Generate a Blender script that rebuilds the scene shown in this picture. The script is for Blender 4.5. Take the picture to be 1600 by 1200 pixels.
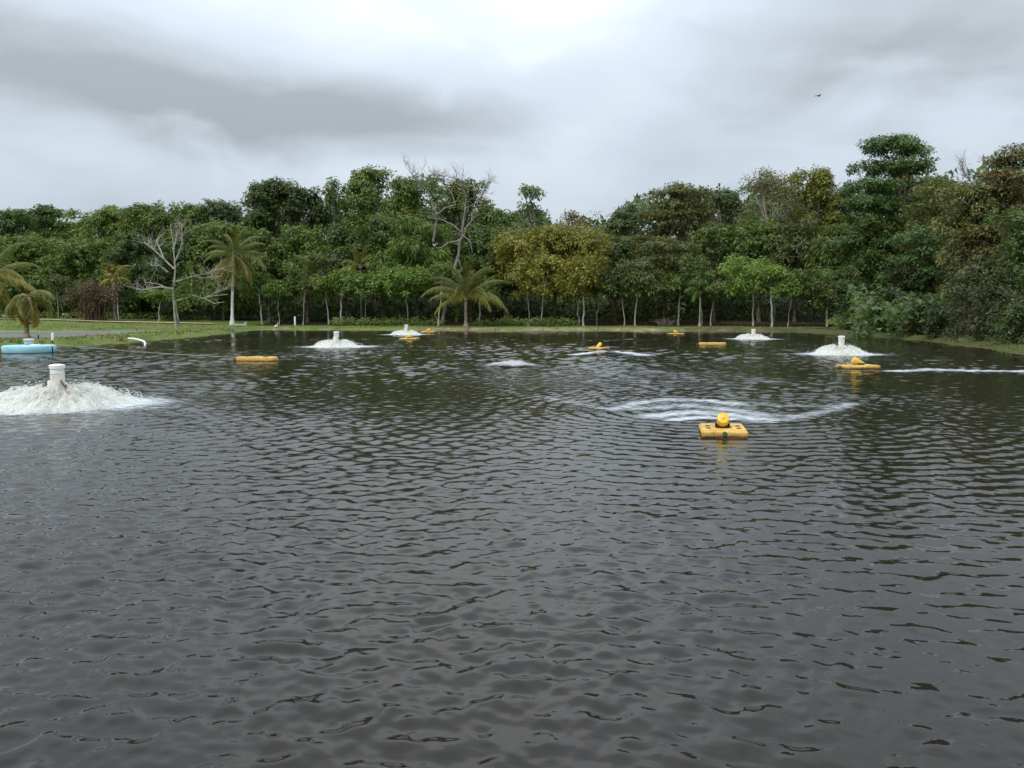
import bpy, bmesh, math, random
import numpy as np
from mathutils import Vector, Matrix

# ------------------------------------------------------------------ scene, camera, sky, sun, exposure
for o in list(bpy.data.objects):
    bpy.data.objects.remove(o)
scene = bpy.context.scene
COL = scene.collection
RAD = math.radians

CAM_H = 2.5            # eye height above the pond
FPX = 1331.0           # focal length in pixels of the 1600 px wide photograph
HORIZON = 484.0        # row of the horizon in the photograph
PITCH = math.atan((600.0 - HORIZON) / FPX)

cam_data = bpy.data.cameras.new("camera")
cam_data.sensor_width = 36.0
cam_data.lens = 36.0 * FPX / 1600.0
cam_data.clip_start = 0.05
cam_data.clip_end = 6000.0
cam = bpy.data.objects.new("camera", cam_data)
COL.objects.link(cam)
cam.location = (0, 0, CAM_H)
cam.rotation_euler = (math.pi / 2 - PITCH, 0, 0)
scene.camera = cam

scene.view_settings.view_transform = 'Standard'
scene.view_settings.look = 'None'
scene.cycles.max_bounces = 6
scene.cycles.diffuse_bounces = 3
scene.cycles.glossy_bounces = 3
scene.cycles.transmission_bounces = 3
scene.view_settings.exposure = 0.30
scene.view_settings.gamma = 1.0
scene.view_settings.use_curve_mapping = False


def ray(px, py):
    """direction of the line of sight through a pixel of the photograph"""
    x = (px - 800.0) / FPX
    v = (600.0 - py) / FPX
    c, s = math.cos(PITCH), math.sin(PITCH)
    return Vector((x, c + v * s, v * c - s))


def on_plane(px, py, z=0.0):
    d = ray(px, py)
    t = (z - CAM_H) / d.z
    return Vector((d.x * t, d.y * t, z))


def at_depth(px, py, Y):
    d = ray(px, py)
    t = Y / d.y
    return Vector((d.x * t, Y, CAM_H + d.z * t))


SUN_DIR = Vector((-0.50, -0.62, 0.95)).normalized()
SUN_EL = math.asin(SUN_DIR.z)
SUN_ROT = math.atan2(SUN_DIR.x, SUN_DIR.y)

world = bpy.data.worlds.new("World")
scene.world = world
world.use_nodes = True


def build_sky():
    nt = world.node_tree
    nt.nodes.clear()
    N, L = nt.nodes.new, nt.links.new

    def mathn(op, a, b=None, clamp=False):
        n = N('ShaderNodeMath')
        n.operation = op
        n.use_clamp = clamp
        for i, v in enumerate((a, b)):
            if v is None:
                continue
            if isinstance(v, (int, float)):
                n.inputs[i].default_value = v
            else:
                L(v, n.inputs[i])
        return n.outputs[0]

    out = N('ShaderNodeOutputWorld')
    bg = N('ShaderNodeBackground')
    L(bg.outputs[0], out.inputs[0])
    tc = N('ShaderNodeTexCoord')
    sep = N('ShaderNodeSeparateXYZ')
    L(tc.outputs['Generated'], sep.inputs[0])
    zc = mathn('ADD', mathn('MAXIMUM', sep.outputs[2], 0.0), 0.30)
    comb = N('ShaderNodeCombineXYZ')
    L(mathn('DIVIDE', sep.outputs[0], zc), comb.inputs[0])
    L(mathn('DIVIDE', sep.outputs[1], zc), comb.inputs[1])
    comb.inputs[2].default_value = 3.7
    n1 = N('ShaderNodeTexNoise')
    n1.inputs['Scale'].default_value = 1.5
    n1.inputs['Detail'].default_value = 6.0
    n1.inputs['Roughness'].default_value = 0.52
    n1.inputs['Distortion'].default_value = 0.25
    L(comb.outputs[0], n1.inputs['Vector'])
    val = mathn('ADD', mathn('MULTIPLY', mathn('SUBTRACT', n1.outputs[0], 0.5), 0.85), 0.475)

    n2 = N('ShaderNodeTexNoise')            # softer billows at every height
    n2.inputs['Scale'].default_value = 5.0
    n2.inputs['Detail'].default_value = 5.0
    n2.inputs['Roughness'].default_value = 0.5
    n2.inputs['Distortion'].default_value = 0.4
    mp2 = N('ShaderNodeMapping')
    mp2.inputs['Scale'].default_value = (1.0, 1.0, 2.6)
    L(tc.outputs['Generated'], mp2.inputs['Vector'])
    L(mp2.outputs[0], n2.inputs['Vector'])
    val = mathn('ADD', val, mathn('MULTIPLY', mathn('SUBTRACT', n2.outputs[0], 0.5), 0.34))

    # cloud banks that the photograph shows: (pixel, half sizes in pixels, lightness)
    banks = [((770, -120), (480, 220), 0.44), ((640, 60), (520, 130), 0.12),
             ((560, 190), (320, 72), -0.34), ((330, 140), (460, 92), -0.24),
             ((60, 90), (300, 130), -0.12),
             ((1480, 40), (460, 130), -0.20), ((1330, 110), (260, 60), -0.07),
             ((640, 260), (380, 70), 0.10), ((120, 240), (380, 90), 0.05),
             ((1050, 90), (200, 70), 0.07)]
    for (px, py), (wx, wz), amt in banks:
        c = ray(px, py).normalized()
        sub = N('ShaderNodeVectorMath')
        sub.operation = 'SUBTRACT'
        # a little noise on the direction keeps the bank's edge ragged
        L(tc.outputs['Generated'], sub.inputs[0])
        sub.inputs[1].default_value = c
        mul = N('ShaderNodeVectorMath')
        mul.operation = 'MULTIPLY'
        L(sub.outputs[0], mul.inputs[0])
        mul.inputs[1].default_value = (FPX / wx, 0.8, FPX / wz)
        ln = N('ShaderNodeVectorMath')
        ln.operation = 'LENGTH'
        L(mul.outputs[0], ln.inputs[0])
        d = mathn('ADD', ln.outputs['Value'], mathn('MULTIPLY', mathn('SUBTRACT', n2.outputs[0], 0.5), 1.8))
        mr = N('ShaderNodeMapRange')
        mr.interpolation_type = 'SMOOTHSTEP'
        mr.inputs['From Min'].default_value = 1.25
        mr.inputs['From Max'].default_value = 0.05
        mr.inputs['To Min'].default_value = 0.0
        mr.inputs['To Max'].default_value = amt
        L(d, mr.inputs['Value'])
        val = mathn('ADD', val, mr.outputs[0])
    ramp = N('ShaderNodeValToRGB')
    cr = ramp.color_ramp
    cr.elements[0].position = 0.10
    cr.elements[0].color = (0.31, 0.34, 0.36, 1)
    cr.elements[1].position = 1.0
    cr.elements[1].color = (0.74, 0.775, 0.745, 1)
    e = cr.elements.new(0.50)
    e.color = (0.50, 0.565, 0.635, 1)
    e = cr.elements.new(0.72)
    e.color = (0.60, 0.66, 0.71, 1)
    L(val, ramp.inputs[0])
    sky = N('ShaderNodeTexSky')
    sky.sky_type = 'NISHITA'
    sky.sun_disc = False
    sky.sun_elevation = SUN_EL
    sky.sun_rotation = SUN_ROT
    sc = N('ShaderNodeVectorMath')
    sc.operation = 'SCALE'
    L(sky.outputs[0], sc.inputs[0])
    sc.inputs['Scale'].default_value = 0.10
    mix = N('ShaderNodeMix')
    mix.data_type = 'RGBA'
    mix.inputs['Factor'].default_value = 0.94      # cloud cover
    L(sc.outputs[0], mix.inputs['A'])
    L(ramp.outputs[0], mix.inputs['B'])
    L(mix.outputs['Result'], bg.inputs[0])
    # an overcast sky is brighter toward the zenith than at the horizon
    L(mathn('ADD', mathn('MULTIPLY', mathn('MAXIMUM', sep.outputs[2], 0.0), 1.60), 0.80), bg.inputs[1])


build_sky()

sun_data = bpy.data.lights.new("sun", 'SUN')
sun_data.energy = 1.5
sun_data.angle = RAD(14)
sun_data.color = (1.0, 0.95, 0.86)
sun = bpy.data.objects.new("sun", sun_data)
COL.objects.link(sun)
sun.rotation_euler = SUN_DIR.to_track_quat('Z', 'Y').to_euler()

# ------------------------------------------------------------------ helpers
rng = np.random.default_rng(7)
random.seed(7)


def tag(o, label=None, cat=None, group=None, kind=None):
    if label:
        o['label'] = label
    if cat:
        o['category'] = cat
    if group:
        o['group'] = group
    if kind:
        o['kind'] = kind
    return o


def empty(name, loc=(0, 0, 0), rz=0.0):
    o = bpy.data.objects.new(name, None)
    COL.objects.link(o)
    o.location = loc
    o.rotation_euler = (0, 0, rz)
    o.empty_display_size = 0.2
    return o


def link_mesh(name, me, mat, parent=None):
    o = bpy.data.objects.new(name, me)
    COL.objects.link(o)
    if mat is not None and not me.materials:
        me.materials.append(mat)
    if parent is not None:
        o.parent = parent
    return o


def np_mesh(name, verts, faces, smooth=True, attrs=None):
    """verts (N,3), faces (M,k) arrays -> mesh, fast"""
    me = bpy.data.meshes.new(name)
    verts = np.ascontiguousarray(verts, dtype=np.float32)
    faces = np.ascontiguousarray(faces, dtype=np.int32)
    k = faces.shape[1]
    me.vertices.add(len(verts))
    me.vertices.foreach_set('co', verts.ravel())
    me.loops.add(faces.size)
    me.loops.foreach_set('vertex_index', faces.ravel())
    me.polygons.add(len(faces))
    me.polygons.foreach_set('loop_start', np.arange(0, faces.size, k, dtype=np.int32))
    me.polygons.foreach_set('loop_total', np.full(len(faces), k, dtype=np.int32))
    if smooth:
        me.polygons.foreach_set('use_smooth', np.ones(len(faces), dtype=bool))
    if attrs:
        for an, (typ, data) in attrs.items():
            a = me.attributes.new(an, typ, 'POINT')
            a.data.foreach_set('color' if typ == 'FLOAT_COLOR' else 'value',
                               np.ascontiguousarray(data, dtype=np.float32).ravel())
    me.update(calc_edges=True)
    return me


class MB:
    """collects boxes, lathes and tubes into one mesh"""
    def __init__(s):
        s.v, s.f = [], []

    def add(s, verts, faces):
        b = len(s.v)
        s.v += [tuple(p) for p in verts]
        s.f += [tuple(i + b for i in q) for q in faces]
        return s

    def rbox(s, c, size, bev=0.02, seg=2, rot=None, taper=None):
        bm = bmesh.new()
        bmesh.ops.create_cube(bm, size=1.0)
        for v in bm.verts:
            k = 1.0
            if taper and v.co.z < 0:
                k = taper
            v.co = Vector((v.co.x * size[0] * k, v.co.y * size[1] * k, v.co.z * size[2]))
        if bev > 0:
            bmesh.ops.bevel(bm, geom=bm.edges[:], offset=bev, segments=seg, affect='EDGES', profile=0.5)
        M = Matrix.Translation(c) @ (rot.to_4x4() if rot else Matrix())
        vs = [M @ v.co for v in bm.verts]
        bm.verts.index_update()
        fs = [[v.index for v in f.verts] for f in bm.faces]
        bm.free()
        return s.add(vs, fs)

    def lathe(s, prof, seg=24, M=None):
        vs, fs = [], []
        M = M or Matrix()
        for r, z in prof:
            for i in range(seg):
                a = 2 * math.pi * i / seg
                vs.append(M @ Vector((r * math.cos(a), r * math.sin(a), z)))
        n = len(prof)
        for j in range(n - 1):
            for i in range(seg):
                k = (i + 1) % seg
                fs.append((j * seg + i, j * seg + k, (j + 1) * seg + k, (j + 1) * seg + i))
        fs.append(tuple(range(seg))[::-1])
        fs.append(tuple((n - 1) * seg + i for i in range(seg)))
        return s.add(vs, fs)

    def tube(s, pts, rad, seg=7, cap=True):
        pts = [Vector(p) for p in pts]
        if not hasattr(rad, '__len__'):
            rad = [rad] * len(pts)
        vs, fs = [], []
        ref = Vector((0.31, 0.17, 0.93)).normalized()
        for i, p in enumerate(pts):
            t = (pts[min(i + 1, len(pts) - 1)] - pts[max(i - 1, 0)])
            t = t.normalized() if t.length > 1e-9 else Vector((0, 0, 1))
            a = t.cross(ref)
            if a.length < 0.1:
                a = t.cross(Vector((1, 0, 0)))
            a.normalize()
            b = t.cross(a)
            for k in range(seg):
                an = 2 * math.pi * k / seg
                vs.append(p + (a * math.cos(an) + b * math.sin(an)) * rad[i])
        for j in range(len(pts) - 1):
            for k in range(seg):
                l = (k + 1) % seg
                fs.append((j * seg + k, j * seg + l, (j + 1) * seg + l, (j + 1) * seg + k))
        if cap:
            fs.append(tuple(range(seg))[::-1])
            fs.append(tuple((len(pts) - 1) * seg + k for k in range(seg)))
        return s.add(vs, fs)

    def mesh(s, name, smooth=True, angle=40):
        me = bpy.data.meshes.new(name)
        me.from_pydata(s.v, [], s.f)
        me.update()
        if smooth:
            me.polygons.foreach_set('use_smooth', np.ones(len(me.polygons), dtype=bool))
            try:
                me.set_sharp_from_angle(angle=RAD(angle))
            except Exception:
                pass
        return me

    def build(s, name, mat, parent=None, smooth=True):
        return link_mesh(name, s.mesh(name, smooth), mat, parent)


def copy_tree(o, parent=None):
    c = o.copy()
    COL.objects.link(c)
    c.parent = parent
    for ch in list(o.children):
        copy_tree(ch, c)
    return c


# value noise in 2-D, vectorised
_perm = np.random.default_rng(99).random((256, 256)).astype(np.float32)


def vnoise(x, y):
    x = np.asarray(x)
    y = np.asarray(y)
    xi = np.floor(x).astype(np.int32)
    yi = np.floor(y).astype(np.int32)
    fx, fy = (x - xi).astype(np.float32), (y - yi).astype(np.float32)
    fx = fx * fx * (3 - 2 * fx)
    fy = fy * fy * (3 - 2 * fy)
    g = lambda a, b: _perm[a & 255, b & 255]
    return ((g(xi, yi) * (1 - fx) + g(xi + 1, yi) * fx) * (1 - fy)
            + (g(xi, yi + 1) * (1 - fx) + g(xi + 1, yi + 1) * fx) * fy)


def fbm(x, y, o=4):
    s, a, t = 0.0, 0.5, 0.0
    for i in range(o):
        s = s + a * vnoise(x * 2 ** i + 17.3 * i, y * 2 ** i + 9.1 * i)
        t += a
        a *= 0.5
    return s / t


def sstep(a, b, x):
    t = np.clip((x - a) / (b - a), 0, 1)
    return t * t * (3 - 2 * t)


# ------------------------------------------------------------------ materials
def new_mat(name):
    m = bpy.data.materials.new(name)
    m.use_nodes = True
    nt = m.node_tree
    nt.nodes.clear()
    out = nt.nodes.new('ShaderNodeOutputMaterial')
    return m, nt, out


def noise(nt, scale, detail=4, rough=0.55, vec=None, dist=0.0):
    n = nt.nodes.new('ShaderNodeTexNoise')
    n.inputs['Scale'].default_value = scale
    n.inputs['Detail'].default_value = detail
    n.inputs['Roughness'].default_value = rough
    n.inputs['Distortion'].default_value = dist
    if vec is not None:
        nt.links.new(vec, n.inputs['Vector'])
    return n.outputs[0]


def ramp(nt, fac, stops):
    r = nt.nodes.new('ShaderNodeValToRGB')
    cr = r.color_ramp
    cr.elements[0].position, cr.elements[0].color = stops[0][0], (*stops[0][1], 1)
    cr.elements[1].position, cr.elements[1].color = stops[-1][0], (*stops[-1][1], 1)
    for p, c in stops[1:-1]:
        cr.elements.new(p).color = (*c, 1)
    nt.links.new(fac, r.inputs[0])
    return r.outputs[0]


def mixc(nt, fac, a, b, blend='MIX'):
    m = nt.nodes.new('ShaderNodeMix')
    m.data_type = 'RGBA'
    m.blend_type = blend
    for key, v in (('Factor', fac), ('A', a), ('B', b)):
        s = [i for i in m.inputs if i.name == key and (i.type == 'VALUE' if key == 'Factor' else i.type == 'RGBA')][0]
        if isinstance(v, (int, float)):
            s.default_value = v
        elif isinstance(v, tuple):
            s.default_value = (*v, 1)
        else:
            nt.links.new(v, s)
    return [o for o in m.outputs if o.type == 'RGBA'][0]


def objpos(nt):
    return nt.nodes.new('ShaderNodeTexCoord').outputs['Object']


def geopos(nt):
    return nt.nodes.new('ShaderNodeNewGeometry').outputs['Position']


def simple(name, col, col2=None, scale=6.0, rough=0.6, spec=0.4, bump=0.0, bscale=20.0, lo=0.4, hi=0.65):
    m, nt, out = new_mat(name)
    p = nt.nodes.new('ShaderNodeBsdfPrincipled')
    nt.links.new(p.outputs[0], out.inputs[0])
    p.inputs['Roughness'].default_value = rough
    p.inputs['Specular IOR Level'].default_value = spec
    pos = objpos(nt)
    if col2:
        nt.links.new(ramp(nt, noise(nt, scale, 5, 0.6, pos), [(lo, col), (hi, col2)]), p.inputs['Base Color'])
    else:
        p.inputs['Base Color'].default_value = (*col, 1)
    if bump:
        b = nt.nodes.new('ShaderNodeBump')
        b.inputs['Strength'].default_value = bump
        b.inputs['Distance'].default_value = 0.02
        nt.links.new(noise(nt, bscale, 4, 0.6, pos), b.inputs['Height'])
        nt.links.new(b.outputs[0], p.inputs['Normal'])
    return m


def float_plastic():
    """faded yellow plastic with scuffs and a grimy algae line at the water"""
    m, nt, out = new_mat('yellow_float_plastic')
    p = nt.nodes.new('ShaderNodeBsdfPrincipled')
    p.inputs['Roughness'].default_value = 0.55
    p.inputs['Specular IOR Level'].default_value = 0.35
    pos = objpos(nt)
    c = ramp(nt, noise(nt, 3.5, 5, 0.6, pos), [(0.38, (0.58, 0.35, 0.075)), (0.65, (0.74, 0.48, 0.14))])
    sc = ramp(nt, noise(nt, 11.0, 6, 0.75, pos), [(0.36, (0.62, 0.55, 0.46)), (0.50, (1.0, 1.0, 1.0))])
    c = mixc(nt, 1.0, c, sc, 'MULTIPLY')
    sp = nt.nodes.new('ShaderNodeSeparateXYZ')
    nt.links.new(pos, sp.inputs[0])
    ma = nt.nodes.new('ShaderNodeMath')
    ma.operation = 'MULTIPLY_ADD'
    nt.links.new(noise(nt, 7.0, 4, 0.6, pos), ma.inputs[0])
    ma.inputs[1].default_value = -0.12
    nt.links.new(sp.outputs[2], ma.inputs[2])
    mr = nt.nodes.new('ShaderNodeMapRange')
    mr.inputs['From Min'].default_value = 0.0
    mr.inputs['From Max'].default_value = -0.045
    nt.links.new(ma.outputs[0], mr.inputs['Value'])
    c = mixc(nt, mr.outputs[0], c, (0.12, 0.085, 0.035))
    nt.links.new(c, p.inputs['Base Color'])
    nt.links.new(p.outputs[0], out.inputs[0])
    return m


def foliage_mat():
    m, nt, out = new_mat('foliage')
    at = nt.nodes.new('ShaderNodeAttribute')
    at.attribute_name = 'tint'
    oi = nt.nodes.new('ShaderNodeObjectInfo')
    col = mixc(nt, 1.0, at.outputs['Color'], oi.outputs['Color'], 'MULTIPLY')
    p = nt.nodes.new('ShaderNodeBsdfPrincipled')
    p.inputs['Roughness'].default_value = 0.5
    p.inputs['Specular IOR Level'].default_value = 0.35
    nt.links.new(col, p.inputs['Base Color'])
    t = nt.nodes.new('ShaderNodeBsdfTranslucent')
    c2 = mixc(nt, 1.0, col, (1.15, 1.1, 0.55), 'MULTIPLY')
    nt.links.new(c2, t.inputs['Color'])
    ms = nt.nodes.new('ShaderNodeMixShader')
    ms.inputs[0].default_value = 0.33
    nt.links.new(p.outputs[0], ms.inputs[1])
    nt.links.new(t.outputs[0], ms.inputs[2])
    nt.links.new(ms.outputs[0], out.inputs[0])
    return m


def bark_mat(name, a, b, scale=3.0):
    m, nt, out = new_mat(name)
    p = nt.nodes.new('ShaderNodeBsdfPrincipled')
    p.inputs['Roughness'].default_value = 0.85
    p.inputs['Specular IOR Level'].default_value = 0.2
    pos = geopos(nt)
    c = ramp(nt, noise(nt, scale, 5, 0.65, pos), [(0.36, a), (0.64, b)])
    nt.links.new(c, p.inputs['Base Color'])
    bp = nt.nodes.new('ShaderNodeBump')
    bp.inputs['Strength'].default_value = 0.5
    bp.inputs['Distance'].default_value = 0.03
    nt.links.new(noise(nt, 14, 4, 0.6, pos), bp.inputs['Height'])
    nt.links.new(bp.outputs[0], p.inputs['Normal'])
    nt.links.new(p.outputs[0], out.inputs[0])
    return m


def ground_mat():
    m, nt, out = new_mat('bank_ground')
    p = nt.nodes.new('ShaderNodeBsdfPrincipled')
    p.inputs['Roughness'].default_value = 0.95
    p.inputs['Specular IOR Level'].default_value = 0.1
    pos = geopos(nt)
    grass = ramp(nt, noise(nt, 0.22, 6, 0.65, pos),
                 [(0.30, (0.080, 0.100, 0.032)), (0.46, (0.115, 0.168, 0.040)), (0.57, (0.150, 0.178, 0.052)),
                  (0.68, (0.20, 0.155, 0.085))])
    fine = ramp(nt, noise(nt, 2.5, 5, 0.7, pos), [(0.3, (0.55, 0.55, 0.5)), (0.7, (1.25, 1.2, 1.15))])
    grass = mixc(nt, 1.0, grass, fine, 'MULTIPLY')
    soil = ramp(nt, noise(nt, 0.5, 5, 0.6, pos),
                [(0.35, (0.13, 0.10, 0.06)), (0.55, (0.25, 0.20, 0.125)), (0.7, (0.35, 0.29, 0.19))])
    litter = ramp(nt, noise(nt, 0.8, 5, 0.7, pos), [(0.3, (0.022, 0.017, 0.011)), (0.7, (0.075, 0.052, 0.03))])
    a = nt.nodes.new('ShaderNodeAttribute')
    a.attribute_name = 'soil'
    nz = nt.nodes.new('ShaderNodeMath')
    nz.operation = 'MULTIPLY_ADD'
    nt.links.new(noise(nt, 0.6, 5, 0.7, pos), nz.inputs[0])
    nz.inputs[1].default_value = 1.4
    nz.inputs[2].default_value = -0.7
    ad = nt.nodes.new('ShaderNodeMath')
    ad.operation = 'ADD'
    ad.use_clamp = True
    nt.links.new(nz.outputs[0], ad.inputs[0])
    nt.links.new(a.outputs['Fac'], ad.inputs[1])
    mr = nt.nodes.new('ShaderNodeMapRange')
    mr.inputs['From Min'].default_value = 0.35
    mr.inputs['From Max'].default_value = 0.65
    nt.links.new(ad.outputs[0], mr.inputs['Value'])
    c = mixc(nt, mr.outputs[0], grass, soil)
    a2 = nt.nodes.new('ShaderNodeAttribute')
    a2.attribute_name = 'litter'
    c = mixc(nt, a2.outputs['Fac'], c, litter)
    nt.links.new(c, p.inputs['Base Color'])
    b = nt.nodes.new('ShaderNodeBump')
    b.inputs['Strength'].default_value = 0.7
    b.inputs['Distance'].default_value = 0.08
    nt.links.new(noise(nt, 5, 5, 0.7, pos), b.inputs['Height'])
    nt.links.new(b.outputs[0], p.inputs['Normal'])
    nt.links.new(p.outputs[0], out.inputs[0])
    return m


def water_mat():
    m, nt, out = new_mat('pond_water')
    p = nt.nodes.new('ShaderNodeBsdfPrincipled')
    p.inputs['Base Color'].default_value = (0.017, 0.0135, 0.0095, 1)
    p.inputs['Roughness'].default_value = 0.02
    p.inputs['IOR'].default_value = 1.33
    pos = geopos(nt)
    mp = nt.nodes.new('ShaderNodeMapping')
    mp.inputs['Scale'].default_value = (0.8, 1.15, 1.0)
    nt.links.new(pos, mp.inputs['Vector'])
    b = nt.nodes.new('ShaderNodeBump')
    b.inputs['Strength'].default_value = 1.0
    ch = nt.nodes.new('ShaderNodeAttribute')
    ch.attribute_name = 'churn'
    ma = nt.nodes.new('ShaderNodeMath')
    ma.operation = 'MULTIPLY_ADD'
    nt.links.new(ch.outputs['Fac'], ma.inputs[0])
    ma.inputs[1].default_value = 0.034
    ma.inputs[2].default_value = 0.0085
    nt.links.new(ma.outputs[0], b.inputs['Distance'])
    nt.links.new(noise(nt, 3.4, 3, 0.5, mp.outputs[0], 0.3), b.inputs['Height'])
    nt.links.new(b.outputs[0], p.inputs['Normal'])
    nt.links.new(p.outputs[0], out.inputs[0])
    return m


def foam_mat(name='foam', lo=0.22, hi=0.72, col=(0.66, 0.70, 0.74), sx=0.9, sy=2.6, scale=2.9, amax=0.85):
    m, nt, out = new_mat(name)
    d = nt.nodes.new('ShaderNodeBsdfPrincipled')
    d.inputs['Base Color'].default_value = (*col, 1)
    d.inputs['Roughness'].default_value = 0.6
    d.inputs['Specular IOR Level'].default_value = 0.3
    t = nt.nodes.new('ShaderNodeBsdfTransparent')
    a = nt.nodes.new('ShaderNodeAttribute')
    a.attribute_name = 'foam'
    pos = geopos(nt)
    mp = nt.nodes.new('ShaderNodeMapping')
    mp.inputs['Scale'].default_value = (sx, sy, 1.0)
    nt.links.new(pos, mp.inputs['Vector'])
    n = noise(nt, scale, 6, 0.68, mp.outputs[0], 0.8)
    s = nt.nodes.new('ShaderNodeMath')
    s.operation = 'ADD'
    nt.links.new(a.outputs['Fac'], s.inputs[0])
    nt.links.new(n, s.inputs[1])
    mr = nt.nodes.new('ShaderNodeMapRange')
    mr.interpolation_type = 'SMOOTHSTEP'
    mr.inputs['From Min'].default_value = 0.5 + lo
    mr.inputs['From Max'].default_value = 0.5 + hi
    mr.inputs['To Max'].default_value = amax
    nt.links.new(s.outputs[0], mr.inputs['Value'])
    ms = nt.nodes.new('ShaderNodeMixShader')
    nt.links.new(mr.outputs[0], ms.inputs[0])
    nt.links.new(t.outputs[0], ms.inputs[1])
    nt.links.new(d.outputs[0], ms.inputs[2])
    nt.links.new(ms.outputs[0], out.inputs[0])
    return m


def veil_mat():
    m, nt, out = new_mat('spray_veil')
    a = nt.nodes.new('ShaderNodeAttribute')
    a.attribute_name = 'streak'
    f = nt.nodes.new('ShaderNodeAttribute')
    f.attribute_name = 'fall'
    n = noise(nt, 1.6, 5, 0.7, a.outputs['Vector'], 0.4)
    n2 = noise(nt, 13.0, 3, 0.6, geopos(nt))
    ad = nt.nodes.new('ShaderNodeMath')
    ad.operation = 'MULTIPLY_ADD'
    nt.links.new(n2, ad.inputs[0])
    ad.inputs[1].default_value = 0.28
    nt.links.new(n, ad.inputs[2])
    sb = nt.nodes.new('ShaderNodeMath')
    sb.operation = 'MULTIPLY_ADD'
    nt.links.new(f.outputs['Fac'], sb.inputs[0])
    sb.inputs[1].default_value = -0.10
    nt.links.new(ad.outputs[0], sb.inputs[2])
    mr = nt.nodes.new('ShaderNodeMapRange')
    mr.inputs['From Min'].default_value = 0.50
    mr.inputs['From Max'].default_value = 0.78
    nt.links.new(sb.outputs[0], mr.inputs['Value'])
    t = nt.nodes.new('ShaderNodeBsdfTransparent')
    d = nt.nodes.new('ShaderNodeBsdfPrincipled')
    d.inputs['Base Color'].default_value = (0.86, 0.86, 0.80, 1)
    d.inputs['Roughness'].default_value = 0.4
    tr = nt.nodes.new('ShaderNodeBsdfTranslucent')
    tr.inputs['Color'].default_value = (0.88, 0.88, 0.82, 1)
    m1 = nt.nodes.new('ShaderNodeMixShader')
    m1.inputs[0].default_value = 0.5
    nt.links.new(d.outputs[0], m1.inputs[1])
    nt.links.new(tr.outputs[0], m1.inputs[2])
    ms = nt.nodes.new('ShaderNodeMixShader')
    nt.links.new(mr.outputs[0], ms.inputs[0])
    nt.links.new(t.outputs[0], ms.inputs[1])
    nt.links.new(m1.outputs[0], ms.inputs[2])
    nt.links.new(ms.outputs[0], out.inputs[0])
    return m


def spray_mat():
    m, nt, out = new_mat('spray')
    d = nt.nodes.new('ShaderNodeBsdfPrincipled')
    d.inputs['Base Color'].default_value = (0.86, 0.86, 0.80, 1)
    d.inputs['Roughness'].default_value = 0.45
    d.inputs['Subsurface Weight'].default_value = 1.0
    d.inputs['Subsurface Radius'].default_value = (0.25, 0.25, 0.25)
    d.inputs['Subsurface Scale'].default_value = 0.6
    t = nt.nodes.new('ShaderNodeBsdfTranslucent')
    t.inputs['Color'].default_value = (0.88, 0.88, 0.82, 1)
    ms = nt.nodes.new('ShaderNodeMixShader')
    ms.inputs[0].default_value = 0.4
    nt.links.new(d.outputs[0], ms.inputs[1])
    nt.links.new(t.outputs[0], ms.inputs[2])
    nt.links.new(ms.outputs[0], out.inputs[0])
    return m


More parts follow.
